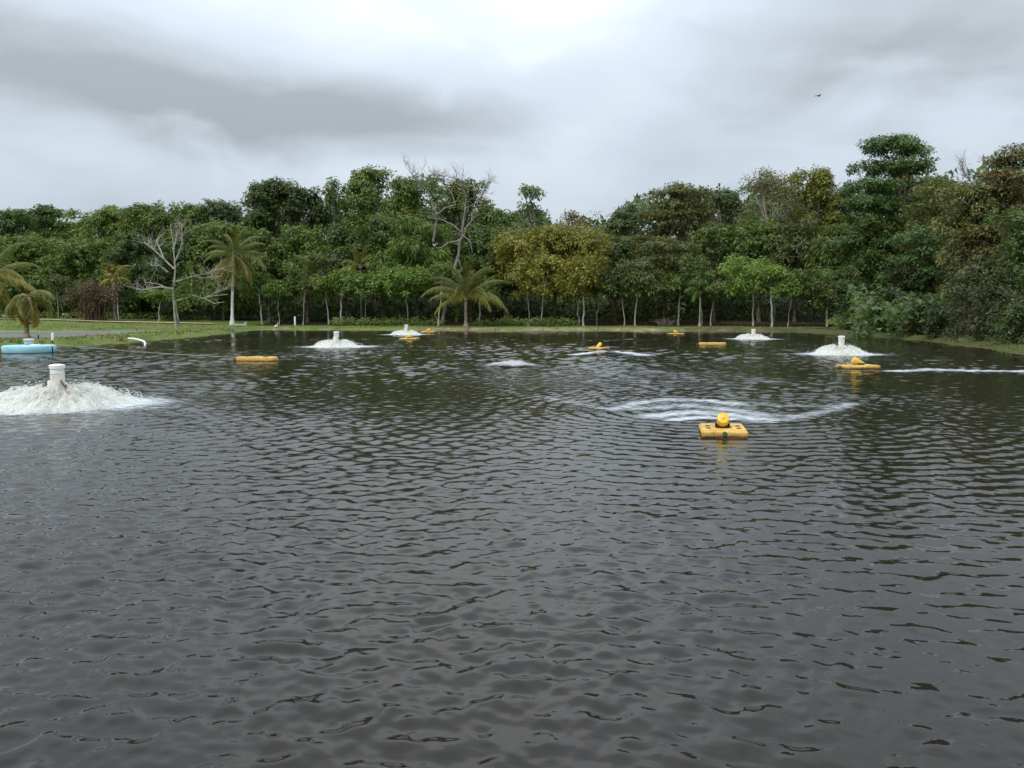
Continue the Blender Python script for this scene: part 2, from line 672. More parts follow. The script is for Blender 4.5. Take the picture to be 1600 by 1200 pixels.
M = dict(
    foliage=foliage_mat(),
    bark=bark_mat('brown_bark', (0.07, 0.052, 0.038), (0.20, 0.165, 0.125)),
    pale_bark=bark_mat('pale_bark', (0.26, 0.235, 0.20), (0.52, 0.49, 0.43), 1.6),
    dead_bark=bark_mat('dead_bark', (0.23, 0.21, 0.17), (0.44, 0.41, 0.34), 1.8),
    grey_bark=bark_mat('grey_bark', (0.13, 0.115, 0.10), (0.27, 0.245, 0.215), 1.8),
    white_bark=bark_mat('limewashed_bark', (0.50, 0.48, 0.42), (0.72, 0.70, 0.64), 1.5),
    palm_bark=bark_mat('palm_bark', (0.14, 0.105, 0.075), (0.30, 0.25, 0.19), 3.0),
    ground=ground_mat(), water=water_mat(),
    silty=simple('silty_water', (0.34, 0.33, 0.30), (0.44, 0.43, 0.40), 0.15, 0.15, 0.5),
    foam=foam_mat(), spray=spray_mat(), veil=veil_mat(),
    boil=foam_mat('boil_foam', 0.10, 0.95, (0.50, 0.49, 0.52), 0.8, 1.6, 2.0),
    yellow=float_plastic(),
    bright_yellow=simple('yellow_motor_paint', (0.72, 0.47, 0.03), (0.76, 0.52, 0.06), 3, 0.35, 0.5),
    rust_dark=simple('dark_wet_edge', (0.06, 0.032, 0.018), (0.13, 0.07, 0.035), 5, 0.6, 0.4),
    black=simple('black_rubber', (0.015, 0.015, 0.016), None, 1, 0.6, 0.3),
    steel=simple('grey_steel', (0.28, 0.28, 0.27), (0.42, 0.42, 0.40), 8, 0.45, 0.5),
    green=simple('green_plug', (0.03, 0.12, 0.03), None, 1, 0.5, 0.4),
    blue=simple('faded_blue_paint', (0.27, 0.55, 0.62), (0.38, 0.64, 0.70), 1.6, 0.6, 0.35, 0.1, 14),
    grey_can=simple('grey_motor_can', (0.36, 0.40, 0.41), (0.52, 0.55, 0.55), 4, 0.5, 0.4),
    white=simple('white_paint', (0.74, 0.74, 0.70), (0.80, 0.80, 0.77), 3, 0.5, 0.4),
    stained=simple('stained_white_paint', (0.55, 0.50, 0.38), (0.78, 0.77, 0.70), 3.5, 0.5, 0.4, 0.1, 20, 0.34, 0.52),
    rust=simple('rusty_iron', (0.12, 0.055, 0.025), (0.22, 0.11, 0.05), 14, 0.8, 0.2),
    rope=simple('pale_rope', (0.32, 0.30, 0.24), (0.42, 0.39, 0.31), 20, 0.9, 0.1),
    feather=simple('white_feathers', (0.80, 0.80, 0.78), None, 1, 0.8, 0.2),
    beak=simple('yellow_beak', (0.6, 0.35, 0.05), None, 1, 0.5, 0.3),
    dark_bird=simple('dark_feathers', (0.03, 0.03, 0.032), None, 1, 0.8, 0.2),
    concrete=simple('pale_concrete', (0.38, 0.35, 0.29), (0.52, 0.47, 0.38), 0.8, 0.9, 0.15),
    tan=simple('dry_clay', (0.36, 0.28, 0.18), (0.50, 0.42, 0.30), 0.6, 0.95, 0.1),
    bluewhite=simple('pale_blue_hull', (0.50, 0.60, 0.62), (0.66, 0.72, 0.72), 2, 0.5, 0.4),
    dead_leaf=simple('dead_brush', (0.085, 0.058, 0.038), (0.16, 0.115, 0.075), 1.2, 0.9, 0.1),
)

# ------------------------------------------------------------------ pond outline and terrain
SHORE = np.array([(-37, 1.5), (-35, 40), (-32.8, 54.0), (-28.6, 62.8), (-29.5, 79), (-31.5, 106),
                  (-20, 104.5), (-7.5, 100.5), (15, 100), (31.0, 94), (34, 76), (31.4, 59.4),
                  (28.4, 46.9), (26, 30), (24, 1.5)], dtype=float)
POND2 = (-95.0, -36.3, 66.0, 90.0)     # second pond on the left


def poly_sd(x, y, P):
    """signed distance to polygon, positive outside"""
    d = np.full(x.shape, 1e9)
    inside = np.zeros(x.shape, dtype=bool)
    n = len(P)
    for i in range(n):
        a, b = P[i], P[(i + 1) % n]
        e = b - a
        wx, wy = x - a[0], y - a[1]
        t = np.clip((wx * e[0] + wy * e[1]) / (e @ e), 0, 1)
        d = np.minimum(d, np.hypot(wx - e[0] * t, wy - e[1] * t))
        c = ((a[1] <= y) & (b[1] > y)) | ((b[1] <= y) & (a[1] > y))
        with np.errstate(divide='ignore', invalid='ignore'):
            xi = a[0] + (y - a[1]) / (b[1] - a[1] + 1e-12) * (b[0] - a[0])
        inside ^= c & (x < xi)
    return np.where(inside, -d, d)


def shore_s(x, y):
    return poly_sd(x, y, SHORE) + (fbm(x * 0.18, y * 0.18, 3) - 0.5) * 1.8 + (fbm(x * 0.9, y * 0.9, 2) - 0.5) * 0.5


def ground_z(x, y):
    x = np.asarray(x, dtype=float)
    y = np.asarray(y, dtype=float)
    s = shore_s(x, y)
    z = 0.36 * sstep(0.0, 1.3, s) - 0.9 * sstep(0, 2.5, -s)
    z = z + np.where(s > 0, 0.85 * sstep(6, 45, s), 0) + np.where(s > 0.4, (fbm(x * 0.25, y * 0.25, 3) - 0.5) * 0.16, 0)
    x0, x1, y0, y1 = POND2
    q = np.maximum(np.maximum(x0 - x, x - x1), np.maximum(y0 - y, y - y1)) + (fbm(x * 0.2, y * 0.2, 3) - 0.5) * 2.0
    z = z - 0.9 * sstep(0.6, -1.0, q) * (s > 0)
    return z


def gz(x, y):
    return float(ground_z(np.array([x]), np.array([y]))[0])


def axis(lo, hi, step, far_lo, far_hi):
    core = np.arange(lo, hi + 1e-6, step)
    pre, post = [], []
    v, d = lo, step
    while v > far_lo:
        d *= 1.35
        v -= d
        pre.append(v)
    v, d = hi, step
    while v < far_hi:
        d *= 1.35
        v += d
        post.append(v)
    return np.concatenate([pre[::-1], core, post])


gx = axis(-75, 60, 0.75, -3000, 3000)
gy = axis(-4, 150, 0.75, -1500, 4000)
GX, GY = np.meshgrid(gx, gy)
GZ = ground_z(GX, GY)
S = shore_s(GX, GY)
soil = 0.22 * (S < 0.5) + 0.12 * np.exp(-((S - 0.6) / 0.9) ** 2)
soil = soil + np.where((GX > -12) & (GY > 80), 0.40 * np.exp(-((S - 1.5) / 2.6) ** 2), 0) * (GX < 30)
soil = soil + np.where((GX < -20) & (GY > 95), 0.18, 0)
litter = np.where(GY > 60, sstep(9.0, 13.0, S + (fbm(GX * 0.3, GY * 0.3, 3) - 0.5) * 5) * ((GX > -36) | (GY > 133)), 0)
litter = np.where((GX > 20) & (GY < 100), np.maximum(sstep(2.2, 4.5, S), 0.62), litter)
nx, ny = len(gx), len(gy)
idx = np.arange(nx * ny).reshape(ny, nx)
F = np.stack([idx[:-1, :-1], idx[:-1, 1:], idx[1:, 1:], idx[1:, :-1]], -1).reshape(-1, 4)
me = np_mesh('ground', np.stack([GX, GY, GZ], -1).reshape(-1, 3), F, True,
             {'soil': ('FLOAT', soil), 'litter': ('FLOAT', litter)})
tag(link_mesh('ground', me, M['ground']), 'grassy earth bank around the fish pond', kind='structure')

# ------------------------------------------------------------------ water surface with real ripples
W_N = 64
wr = np.random.default_rng(21)
w_lam = np.exp(wr.uniform(np.log(0.10), np.log(0.54), W_N))
w_dir = wr.normal(math.radians(-90), math.radians(48), W_N) + np.where(wr.random(W_N) < 0.25, math.pi * 0.55, 0)
w_ph = wr.uniform(0, 2 * math.pi, W_N)
W_SLOPE = 0.108
w_amp = W_SLOPE * math.sqrt(2 / W_N) * w_lam / (2 * math.pi) * wr.uniform(0.6, 1.4, W_N)

L_N = 22
l_lam = wr.uniform(0.55, 1.15, L_N)
l_dir = wr.normal(math.radians(-90), math.radians(45), L_N)
l_ph = wr.uniform(0, 6.28, L_N)
l_amp = 0.075 * math.sqrt(2 / L_N) * l_lam / (2 * math.pi)

C_N = 26                      # short chop slapping back from the near bank
c_lam = np.exp(wr.uniform(np.log(0.13), np.log(0.44), C_N))
c_dir = wr.normal(math.radians(65), math.radians(50), C_N)
c_ph = wr.uniform(0, 6.28, C_N)
c_amp = 0.100 * math.sqrt(2 / C_N) * c_lam / (2 * math.pi)

P_NEAR = on_plane(1128, 672)
NEAR_JET = on_plane(1120, 640)
FOUNTS = [(92, 634), (526, 542), (635, 523), (1177, 530), (1314, 554)]
SRC = []    # ring-wave sources: x, y, slope, wavelength, reach
for (a, b) in FOUNTS:
    q = on_plane(a, b)
    SRC.append((q.x, q.y, 0.16 if a < 100 else 0.10, 0.50, 11.0 if a < 100 else 6.0))
SRC.append((NEAR_JET.x, NEAR_JET.y, 0.15, 0.46, 9.0))
q = on_plane(797, 572)
SRC.append((q.x, q.y, 0.06, 0.55, 4.0))
q = on_plane(950, 556)
SRC.append((q.x, q.y, 0.06, 0.6, 4.0))


def row_step(r):
    return np.minimum(0.0048 * r, 0.14)


def water_h(x, y):
    r = np.hypot(x, y)
    x, y = x.astype(np.float32), y.astype(np.float32)
    r = r.astype(np.float32)
    s = np.maximum(row_step(r), 0.0025 * r) * 1.9
    mod = 0.30 + 1.7 * fbm(x * 0.20 + 5, y * 0.11 + 2, 3) ** 1.6
    h = np.zeros_like(x)
    wob5 = (fbm(x * 0.35, y * 0.35, 2) - 0.5).astype(np.float32) * 5
    for i in range(W_N):
        k = 2 * math.pi / w_lam[i]
        lod = sstep(0.8, 1.5, w_lam[i] / s)
        sn = np.sin(np.float32(k * math.cos(w_dir[i])) * x + np.float32(k * math.sin(w_dir[i])) * y + np.float32(w_ph[i]) + wob5)
        h += np.float32(w_amp[i]) * lod * sn * (1 + np.float32(0.3) * sn)
    near = 1 - sstep(5.5, 12.5, r)
    if near.max() > 0:
        for i in range(C_N):
            k = 2 * math.pi / c_lam[i]
            sn = np.sin(np.float32(k * math.cos(c_dir[i])) * x + np.float32(k * math.sin(c_dir[i])) * y + np.float32(c_ph[i]) + wob5)
            h += np.float32(c_amp[i]) * near * sstep(0.8, 1.5, c_lam[i] / s) * sn * (1 + np.float32(0.4) * sn)
    far = sstep(14, 40, r)
    for i in range(L_N):
        k = 2 * math.pi / l_lam[i]
        lod = sstep(0.8, 1.5, l_lam[i] / s)
        sn = np.sin(np.float32(k * math.cos(l_dir[i])) * x + np.float32(k * math.sin(l_dir[i])) * y + np.float32(l_ph[i]) + wob5)
        h += np.float32(l_amp[i]) * far * lod * sn
    h *= mod
    for (sx, sy, sl, lam, reach) in SRC:
        d = np.hypot(x - sx, y - sy)
        a = np.arctan2(y - sy, x - sx)
        k = 2 * math.pi / lam
        amp = sl * lam / (2 * math.pi) * np.exp(-d / reach) * sstep(0.8, 1.5, lam / s) * (d < reach * 5)
        h += amp * np.sin(k * d + 9 * (fbm(x * 0.25 + 40, y * 0.25, 2) - 0.5) + 0.7 * np.sin(3 * a)) \
            * (0.4 + 1.2 * fbm(x * 0.4, y * 0.4 + 30, 2))
    return h


# zones churned up by the aerators: pixel, half width in pixels, half depth in pixels, amount
ZONES = [(92, 640, 330, 60, 0.6), (430, 660, 330, 50, 0.3), (530, 545, 110, 14, 1.0), (640, 526, 70, 8, 0.8),
         (1180, 532, 80, 8, 0.7), (1310, 558, 130, 16, 0.9), (950, 588, 230, 18, 1.0), (1150, 570, 160, 14, 0.5), (1120, 635, 230, 30, 0.5),
         (1480, 640, 220, 50, 0.4)]


def disturbed(x, y):
    d = np.zeros(x.shape, dtype=np.float32)
    for (a, b, wx, wy, amt) in ZONES:
        c = on_plane(a, b)
        rx = wx / FPX * c.y
        ry = wy * c.y ** 2 / (CAM_H * FPX)
        d = np.maximum(d, amt * np.exp(-(((x - c.x) / rx) ** 2 + ((y - c.y) / ry) ** 2)))
    return d * (0.35 + 1.1 * fbm(x * 0.5, y * 0.25, 3))


rows = [1.6]
while rows[-1] < 122:
    rows.append(rows[-1] + float(row_step(rows[-1])))
rows = np.array(rows)
half = RAD(36.5)
cols = np.arange(-half, half, 0.0025)
outer = []
a, d = half, 0.004
while a < RAD(88):
    outer.append(a)
    d *= 1.12
    a += d
outer = np.array(outer + [RAD(88)])
cols = np.concatenate([-outer[::-1], cols[1:], outer])
R_, A_ = np.meshgrid(rows, cols, indexing='ij')
WX, WY = R_ * np.sin(A_), R_ * np.cos(A_)
WZ = water_h(WX, WY)
idx = np.arange(WX.size).reshape(WX.shape)
keep = (shore_s(WX, WY) < 1.6)
F = np.stack([idx[:-1, :-1], idx[1:, :-1], idx[1:, 1:], idx[:-1, 1:]], -1).reshape(-1, 4)
F = F[keep.ravel()[F].any(1)][:, ::-1]
used = np.unique(F)
remap = np.full(WX.size, -1, dtype=np.int64)
remap[used] = np.arange(len(used))
V = np.stack([WX, WY, WZ], -1).reshape(-1, 3)[used]
me = np_mesh('pond_water', V, remap[F], True, {'churn': ('FLOAT', disturbed(V[:, 0], V[:, 1]))})
tag(link_mesh('pond_water', me, M['water']), 'dark rippled water of the fish pond', kind='structure')
print('water quads', len(F))

x0, x1, y0, y1 = POND2
ux = np.arange(x0 - 2, x1 + 2, 0.8)
uy = np.arange(y0 - 2, y1 + 2, 0.8)
UX, UY = np.meshgrid(ux, uy)
idx = np.arange(UX.size).reshape(UX.shape)
F = np.stack([idx[:-1, :-1], idx[:-1, 1:], idx[1:, 1:], idx[1:, :-1]], -1).reshape(-1, 4)
me = np_mesh('second_pond_water', np.stack([UX, UY, np.full(UX.shape, 0.31)], -1).reshape(-1, 3), F)
tag(link_mesh('second_pond_water', me, M['silty']), 'pale strip of a second pond on the left bank', kind='structure')

# dirt track beyond the second pond
pts = [at_depth(x, 507, 118) for x in (-60, 60, 160, 265, 330)]
vv, ff = [], []
for i, p in enumerate(pts):
    for dy in (-0.9, 0.9):
        y = p.y + dy + 0.6 * math.sin(i * 2.1)
        vv.append((p.x, y, gz(p.x, y) + 0.13))
for i in range(len(pts) - 1):
    ff.append((2 * i, 2 * i + 2, 2 * i + 3, 2 * i + 1))
mb = MB()
mb.add(vv, ff)
tag(mb.build('dirt_track', M['tan'], smooth=False), 'narrow tan dirt track across the left bank', kind='structure')


# ------------------------------------------------------------------ foliage and trees
def leaf_mesh(name, centers, outs, n_leaf, size, aspect, droop, colA, colB, r, spread=0.45, tuft_var=0.28, yellow=0.12,
              ycol=(0.16, 0.15, 0.03)):
    """tufts of kite-shaped leaves: centers (T,3), outs (T,3) outward directions"""
    T = len(centers)
    n = T * n_leaf
    c = np.repeat(centers, n_leaf, 0)
    o = np.repeat(outs, n_leaf, 0)
    j = r.normal(size=(n, 3))
    j /= np.linalg.norm(j, axis=1, keepdims=True)
    base = c + j * spread * r.random((n, 1)) ** 0.5
    nrm = o * 0.85 + r.normal(size=(n, 3)) * 0.33 + np.array([0, 0, 0.42])
    nrm /= np.linalg.norm(nrm, axis=1, keepdims=True)
    d = j + o * 0.5 + np.array([0, 0, -droop])
    d -= nrm * (d * nrm).sum(1, keepdims=True)
    d /= np.linalg.norm(d, axis=1, keepdims=True) + 1e-6
    sd = np.cross(nrm, d)
    L = size * r.uniform(0.6, 1.4, (n, 1))
    Wd = L * aspect * r.uniform(0.8, 1.2, (n, 1))
    tip = base + d * L + np.array([0, 0, -1]) * L * droop * 0.25
    mid = base + d * L * 0.45 + nrm * L * 0.06
    side = np.where(r.random((n, 1)) < 0.5, -1.0, 1.0)
    v = np.stack([base, mid - sd * Wd * 0.80 * side, tip + sd * Wd * 0.12 * side], 1).reshape(-1, 3)
    f = np.arange(n * 3).reshape(n, 3)
    tv = np.repeat(1 + r.uniform(-tuft_var, tuft_var, (T, 1)), n_leaf, 0)
    tm = np.repeat(r.random((T, 1)), n_leaf, 0)
    col = np.array(colA) * (1 - tm) + np.array(colB) * tm
    col = col * tv * (1 + r.uniform(-0.25, 0.25, (n, 1)))
    ym = (r.random((n, 1)) < yellow)
    col = np.where(ym, np.array(ycol) * (0.7 + 0.6 * r.random((n, 1))), col)
    col = np.concatenate([np.clip(col, 0.004, 1), np.ones((n, 1))], 1)
    col = np.repeat(col, 3, 0)
    return np_mesh(name, v, f, False, {'tint': ('FLOAT_COLOR', col)})


def lobe_tufts(lobes, per_area, r, fill=0.2):
    cs, os_ = [], []
    for (cx, cy, cz, rx, ry, rz) in lobes:
        area = 4 * math.pi * ((rx * ry) ** 1.6 / 3 + (rx * rz) ** 1.6 / 3 + (ry * rz) ** 1.6 / 3) ** (1 / 1.6)
        n = max(6, int(area * per_area))
        d = r.normal(size=(n, 3))
        d /= np.linalg.norm(d, axis=1, keepdims=True)
        d[:, 2] = np.where((d[:, 2] < -0.35) & (r.random(n) < 0.6), -d[:, 2], d[:, 2])
        k = np.where(r.random((n, 1)) < fill, r.uniform(0.3, 0.8, (n, 1)), r.uniform(0.8, 1.12, (n, 1)))
        k = np.where(r.random((n, 1)) < 0.10, r.uniform(1.1, 1.42, (n, 1)), k)
        p = d * k * np.array([rx, ry, rz]) + np.array([cx, cy, cz])
        o = d / np.array([rx, ry, rz])
        o /= np.linalg.norm(o, axis=1, keepdims=True)
        cs.append(p)
        os_.append(o)
    return np.concatenate(cs), np.concatenate(os_)


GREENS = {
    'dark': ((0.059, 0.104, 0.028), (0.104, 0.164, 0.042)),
    'mid': ((0.091, 0.147, 0.032), (0.159, 0.220, 0.050)),
    'bright': ((0.107, 0.186, 0.032), (0.195, 0.288, 0.055)),
    'olive': ((0.159, 0.175, 0.026), (0.262, 0.254, 0.042)),
    'dull': ((0.110, 0.138, 0.045), (0.177, 0.192, 0.068)),
    'blue': ((0.085, 0.145, 0.058), (0.152, 0.215, 0.090)),
    'brown': ((0.152, 0.119, 0.055), (0.207, 0.169, 0.075)),
    'tierdark': ((0.055, 0.119, 0.038), (0.116, 0.192, 0.065)),
}


def branch_to(mb, a, b, r0, r1, r, sag=0.15, n=5):
    a, b = Vector(a), Vector(b)
    L = (b - a).length
    off = Vector((r.normal(), r.normal(), abs(r.normal()))) * L * sag * 0.5
    pts, rad = [], []
    for i in range(n + 1):
        t = i / n
        p = a.lerp(b, t) + off * math.sin(math.pi * t)
        pts.append(p)
        rad.append(r0 + (r1 - r0) * t)
    mb.tube(pts, rad, 6)


def make_tree(name, label, xc, ytop, hw, ybot, Y, kind='round', green='mid', bark='bark', trunk_px=None, seed=0,
              group=None, leaf=0.45, dens=1.5, trunk_r=None, n_lobes=None, cat='tree', yellow=0.10, ycol=(0.15, 0.14, 0.03),
              lean=0.0):
    r = np.random.default_rng(1000 + seed)
    top = at_depth(xc, ytop, Y)
    if 380 < xc < 1335 and Y > 105 and cat == 'tree':
        ybot = min(ybot, 474 - (seed * 5) % 13)
    bot = at_depth(xc, ybot, Y)
    w = hw / FPX * Y * (1.15 if cat == 'tree' else 1.0)
    bx = top.x + lean
    g = gz(bx, Y)
    root = empty(name, (bx, Y, g - 0.05))
    tag(root, label, cat, group)
    zt, zb = top.z - g, max(bot.z - g, 0.05)
    H = zt - zb
    ox = -lean
    lobes = []
    if kind == 'tier':
        nl = n_lobes or max(4, int(H / 1.7))
        for i in range(nl):
            t = (i + 0.4) / nl
            z = zb + H * t
            rad = w * (1.0 - 0.62 * t ** 1.6) * (0.75 + 0.4 * r.random())
            m = 4 + int(4 * (1 - t)) + int(r.integers(0, 2))
            a0 = r.random() * 6.28
            for k in range(m):
                a = a0 + 6.28 * k / m + r.normal() * 0.3
                q = rad * r.uniform(0.45, 0.92)
                lr = w * r.uniform(0.24, 0.40)
                lobes.append((ox + q * math.cos(a), q * math.sin(a) * 0.85, z + r.normal() * 0.12 * H / nl, lr, lr, max(0.25, 0.22 * H / nl * r.uniform(0.7, 1.2))))
        lobes.append((ox, 0, zt - 0.35, w * 0.28, w * 0.28, 0.4))
    else:
        nl = int((n_lobes or min(30, 11 + 5 * H / w)) * 1.25 + r.integers(0, 4))
        for i in range(nl):
            t = (i + r.random()) / nl
            lr = w * r.uniform(0.15, 0.40)
            prof = math.sqrt(max(0.05, 1 - ((t - 0.40) / 0.66) ** 2))
            a = r.uniform(0, 6.283)
            q = (w * prof - lr * 0.6) * math.sqrt(r.uniform(0.12, 1.0))
            q = max(q, 0.05)
            lobes.append((ox + q * math.cos(a), q * math.sin(a) * 0.85, zb + lr * 0.4 + t * (H - lr * 1.2), lr, lr,
                          lr * r.uniform(0.60, 0.88)))
        for k in range(5):
            lr = w * r.uniform(0.13, 0.30)
            lobes.append((ox + r.normal() * w * 0.36, r.normal() * w * 0.2, zt - lr * r.uniform(0.8, 1.8), lr, lr, lr * 0.8))
    if cat == 'tree' and leaf > 0.42:
        leaf *= (Y / 128.0) ** 0.8
        dens *= (128.0 / Y) ** 0.7
    cs, os_ = lobe_tufts(lobes, dens, r)
    cA, cB = GREENS[green]
    if kind == 'feather':
        me = leaf_mesh('crown', cs, os_, 10, leaf * 1.7, 0.20, 0.9, cA, cB, r, 0.4, yellow=yellow, ycol=ycol)
    elif kind == 'sparse':
        keep_ = r.random(len(cs)) < 0.45
        me = leaf_mesh('crown', cs[keep_], os_[keep_], 9, leaf * 0.85, 0.5, 0.2, cA, cB, r, 0.5, yellow=yellow, ycol=ycol)
    else:
        me = leaf_mesh('crown', cs, os_, 13, leaf, 0.52, 0.25, cA, cB, r, 0.45, yellow=yellow, ycol=ycol)
    crown = link_mesh('crown', me, M['foliage'], root)
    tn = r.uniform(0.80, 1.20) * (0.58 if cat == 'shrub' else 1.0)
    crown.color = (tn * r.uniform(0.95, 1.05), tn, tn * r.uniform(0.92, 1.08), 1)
    # trunk and limbs
    mb = MB()
    tr = trunk_r or max(0.10, 0.018 * zt)
    fork = zb + H * 0.25
    wig = 0.018 * fork ** 0.8
    pts, rad = [], []
    for i in range(7):
        t = i / 6
        pts.append((ox * t ** 1.5 + r.normal() * wig * (t > 0), r.normal() * wig * (t > 0), fork * t))
        rad.append(tr * (1.35 if i == 0 else 1.0 - 0.35 * t))
    mb.tube(pts, rad, 8)
    if zt > 3:
        topv = pts[-1]
        for L_ in lobes[::2 if kind != 'sparse' else 1]:
            branch_to(mb, topv if L_[2] > fork else pts[-2], (L_[0], L_[1], L_[2]), tr * 0.45, tr * 0.10, r)
    mb.build('trunk', M[bark], root)
    return root


TREES = []


def T(*a, **k):
    k['seed'] = len(TREES) * 13 + 5
    TREES.append(make_tree(*a, **k))
    return TREES[-1]


BK = 'trees of the wood behind the pond'
# skyline trees, left to right: x, top, half width, crown bottom, depth
T('broadleaf_tree', 'dark flat-crowned tree at the far left edge of the skyline', 22, 326, 36, 440, 152, 'round', 'dark', group=BK)
T('broadleaf_tree', 'dark tree with a layered top above the yellowing palm, left skyline', 72, 322, 42, 440, 150, 'tier', 'dark', group=BK)
T('broadleaf_tree', 'low dark tree filling the dip right of the layered dark tree', 118, 345, 42, 450, 150, 'round', 'mid', group=BK)
T('broadleaf_tree', 'mid-green tree with a small pointed top behind the dead brown bush', 170, 322, 52, 455, 146, 'round', 'mid', group=BK)
T('broadleaf_tree', 'rounded green tree left of the bleached-limbed tree on the skyline', 232, 317, 42, 450, 142, 'round', 'mid', group=BK)
T('broadleaf_tree', 'rounded green tree directly above the bleached-limbed tree', 287, 314, 38, 440, 142, 'round', 'mid', group=BK)
T('broadleaf_tree', 'hazy blue-green tree rising above the coconut palm', 347, 311, 36, 430, 145, 'round', 'blue', group=BK, dens=1.2)
T('broadleaf_tree', 'tall dark green twin-headed tree right of the coconut palm', 425, 278, 48, 420, 136, 'round', 'dark', group=BK)
T('broadleaf_tree', 'rounded dark tree leaning against the tall twin-headed one', 472, 290, 36, 420, 135, 'round', 'dark', group=BK)
T('broadleaf_tree', 'open-crowned tree with sky gaps left of the highest central tree', 526, 282, 34, 410, 138, 'round', 'mid', group=BK, dens=1.0, n_lobes=10)
T('broadleaf_tree', 'highest lumpy tree left of centre on the skyline', 575, 259, 46, 410, 137, 'round', 'mid', group=BK, dens=1.2)
T('broadleaf_tree', 'dense domed green tree just left of the bare branching tree', 640, 276, 48, 420, 134, 'round', 'mid', group=BK)
T('broadleaf_tree', 'dull brownish-green domed tree behind the bare branching tree', 722, 280, 46, 420, 138, 'round', 'dull', group=BK)
T('broadleaf_tree', 'low green tree in the dip right of the bare branching tree', 778, 326, 36, 430, 136, 'round', 'mid', group=BK)
T('broadleaf_tree', 'slim open tree with a tufted top near the picture middle', 832, 289, 32, 420, 138, 'round', 'blue', group=BK, dens=1.0, n_lobes=11)
T('broadleaf_tree', 'thin reddish-leaved tree top above the yellow-green tree', 897, 326, 36, 430, 137, 'sparse', 'brown', group=BK)
T('broadleaf_tree', 'blue-green tree with two knobs in the skyline gap right of middle', 972, 319, 36, 440, 137, 'round', 'blue', group=BK)
T('almond_tree', 'wide tiered tree with a ragged flat top right of the skyline gap', 1060, 288, 62, 440, 130, 'tier', 'dull', group=BK, yellow=0.16, ycol=(0.18, 0.13, 0.06))
T('broadleaf_tree', 'soft green dome peeping out right of the flat-topped tiered tree', 1130, 296, 38, 420, 136, 'round', 'blue', group=BK)
T('broadleaf_tree', 'tall tree with brownish top leaves and a pale forked trunk', 1212, 264, 56, 420, 124, 'sparse', 'dull', bark='pale_bark', group=BK, dens=2.4, yellow=0.25, ycol=(0.17, 0.13, 0.06))
T('broadleaf_tree', 'yellow-green domed tree right of the brown-topped tall tree', 1272, 264, 46, 420, 127, 'round', 'olive', group=BK)
T('broadleaf_tree', 'pale green shoulder tree left of the tallest tiered tree', 1326, 292, 34, 430, 130, 'round', 'blue', group=BK)
T('almond_tree', 'tallest dark tiered tree standing clear of the right skyline', 1402, 214, 74, 420, 106, 'tier', 'tierdark', group=BK, dens=2.2, n_lobes=7)
T('broadleaf_tree', 'yellowish-brown tree in front right of the tallest tiered tree', 1470, 282, 52, 420, 98, 'tier', 'dull', group=BK, yellow=0.25)
T('almond_tree', 'tiered tree with reddish top leaves at the right picture edge', 1584, 230, 62, 400, 84, 'tier', 'dull', group=BK, yellow=0.28, ycol=(0.17, 0.07, 0.05), leaf=0.36, dens=2.2)
# middle storey
MID = 'trees of the middle storey of the wood'
T('broadleaf_tree', 'mid-green tree behind the fronds of the yellowing palm', 42, 362, 55, 482, 138, 'round', 'mid', group=MID)
T('broadleaf_tree', 'broad green tree above the dead brown bush', 135, 372, 60, 480, 136, 'round', 'mid', group=MID)
T('broadleaf_tree', 'green tree between the dead brown bush and the bleached tree', 208, 362, 46, 486, 134, 'round', 'dark', group=MID)
T('broadleaf_tree', 'dark green tree behind the limbs of the bleached tree', 280, 362, 52, 486, 131, 'round', 'dark', group=MID)
T('broadleaf_tree', 'green tree behind the coconut palm crown', 345, 350, 48, 486, 131, 'round', 'mid', group=MID)
T('broadleaf_tree', 'full green tree below the tall twin-headed tree', 418, 360, 48, 482, 126, 'round', 'mid', group=MID)
T('broadleaf_tree', 'lighter green tree right below the leaning dark tree', 478, 352, 46, 480, 126, 'round', 'bright', group=MID)
T('broadleaf_tree', 'dark tree under the open-crowned tree left of centre', 540, 350, 46, 476, 128, 'round', 'dark', group=MID)
T('broadleaf_tree', 'green tree under the highest lumpy tree', 598, 338, 48, 478, 126, 'round', 'mid', group=MID)
T('feathery_tree', 'large feathery dark green tree left of the bare branching tree', 650, 335, 62, 490, 120, 'feather', 'bright', group=MID)
T('broadleaf_tree', 'shadowy tree behind the branches of the bare tree', 735, 350, 48, 482, 128, 'round', 'dark', group=MID)
T('broadleaf_tree', 'green tree between the bare tree and the yellow-green tree', 790, 352, 42, 484, 126, 'round', 'mid', group=MID)
T('broadleaf_tree', 'wide yellow-green tree on the far bank right of middle', 868, 342, 78, 484, 119, 'round', 'olive', group=MID, dens=1.6)
T('broadleaf_tree', 'dark tree in the hollow right of the yellow-green tree', 962, 365, 44, 484, 124, 'round', 'dark', group=MID)
T('almond_tree', 'low tiered tree with pale flat leaf layers below the flat-topped tree', 1040, 372, 62, 482, 116, 'tier', 'dull', group=MID)
T('broadleaf_tree', 'dark tree beneath the soft green dome', 1118, 350, 46, 482, 122, 'round', 'dark', group=MID)
T('broadleaf_tree', 'dense tree under the brown-topped tall tree', 1190, 340, 50, 482, 120, 'round', 'mid', group=MID)
T('broadleaf_tree', 'olive tree left of the feathery fountain-shaped tree', 1246, 345, 46, 486, 117, 'round', 'dull', group=MID)
T('feathery_tree', 'feathery fountain-shaped tree left below the tallest tiered tree', 1308, 350, 42, 490, 112, 'feather', 'mid', group=MID)
T('broadleaf_tree', 'dark tree under the tallest tiered tree', 1372, 340, 52, 496, 104, 'round', 'dark', group=MID)
T('almond_tree', 'tiered green tree below the yellowish-brown tree on the right', 1440, 355, 58, 500, 90, 'tier', 'tierdark', group=MID, dens=1.9)
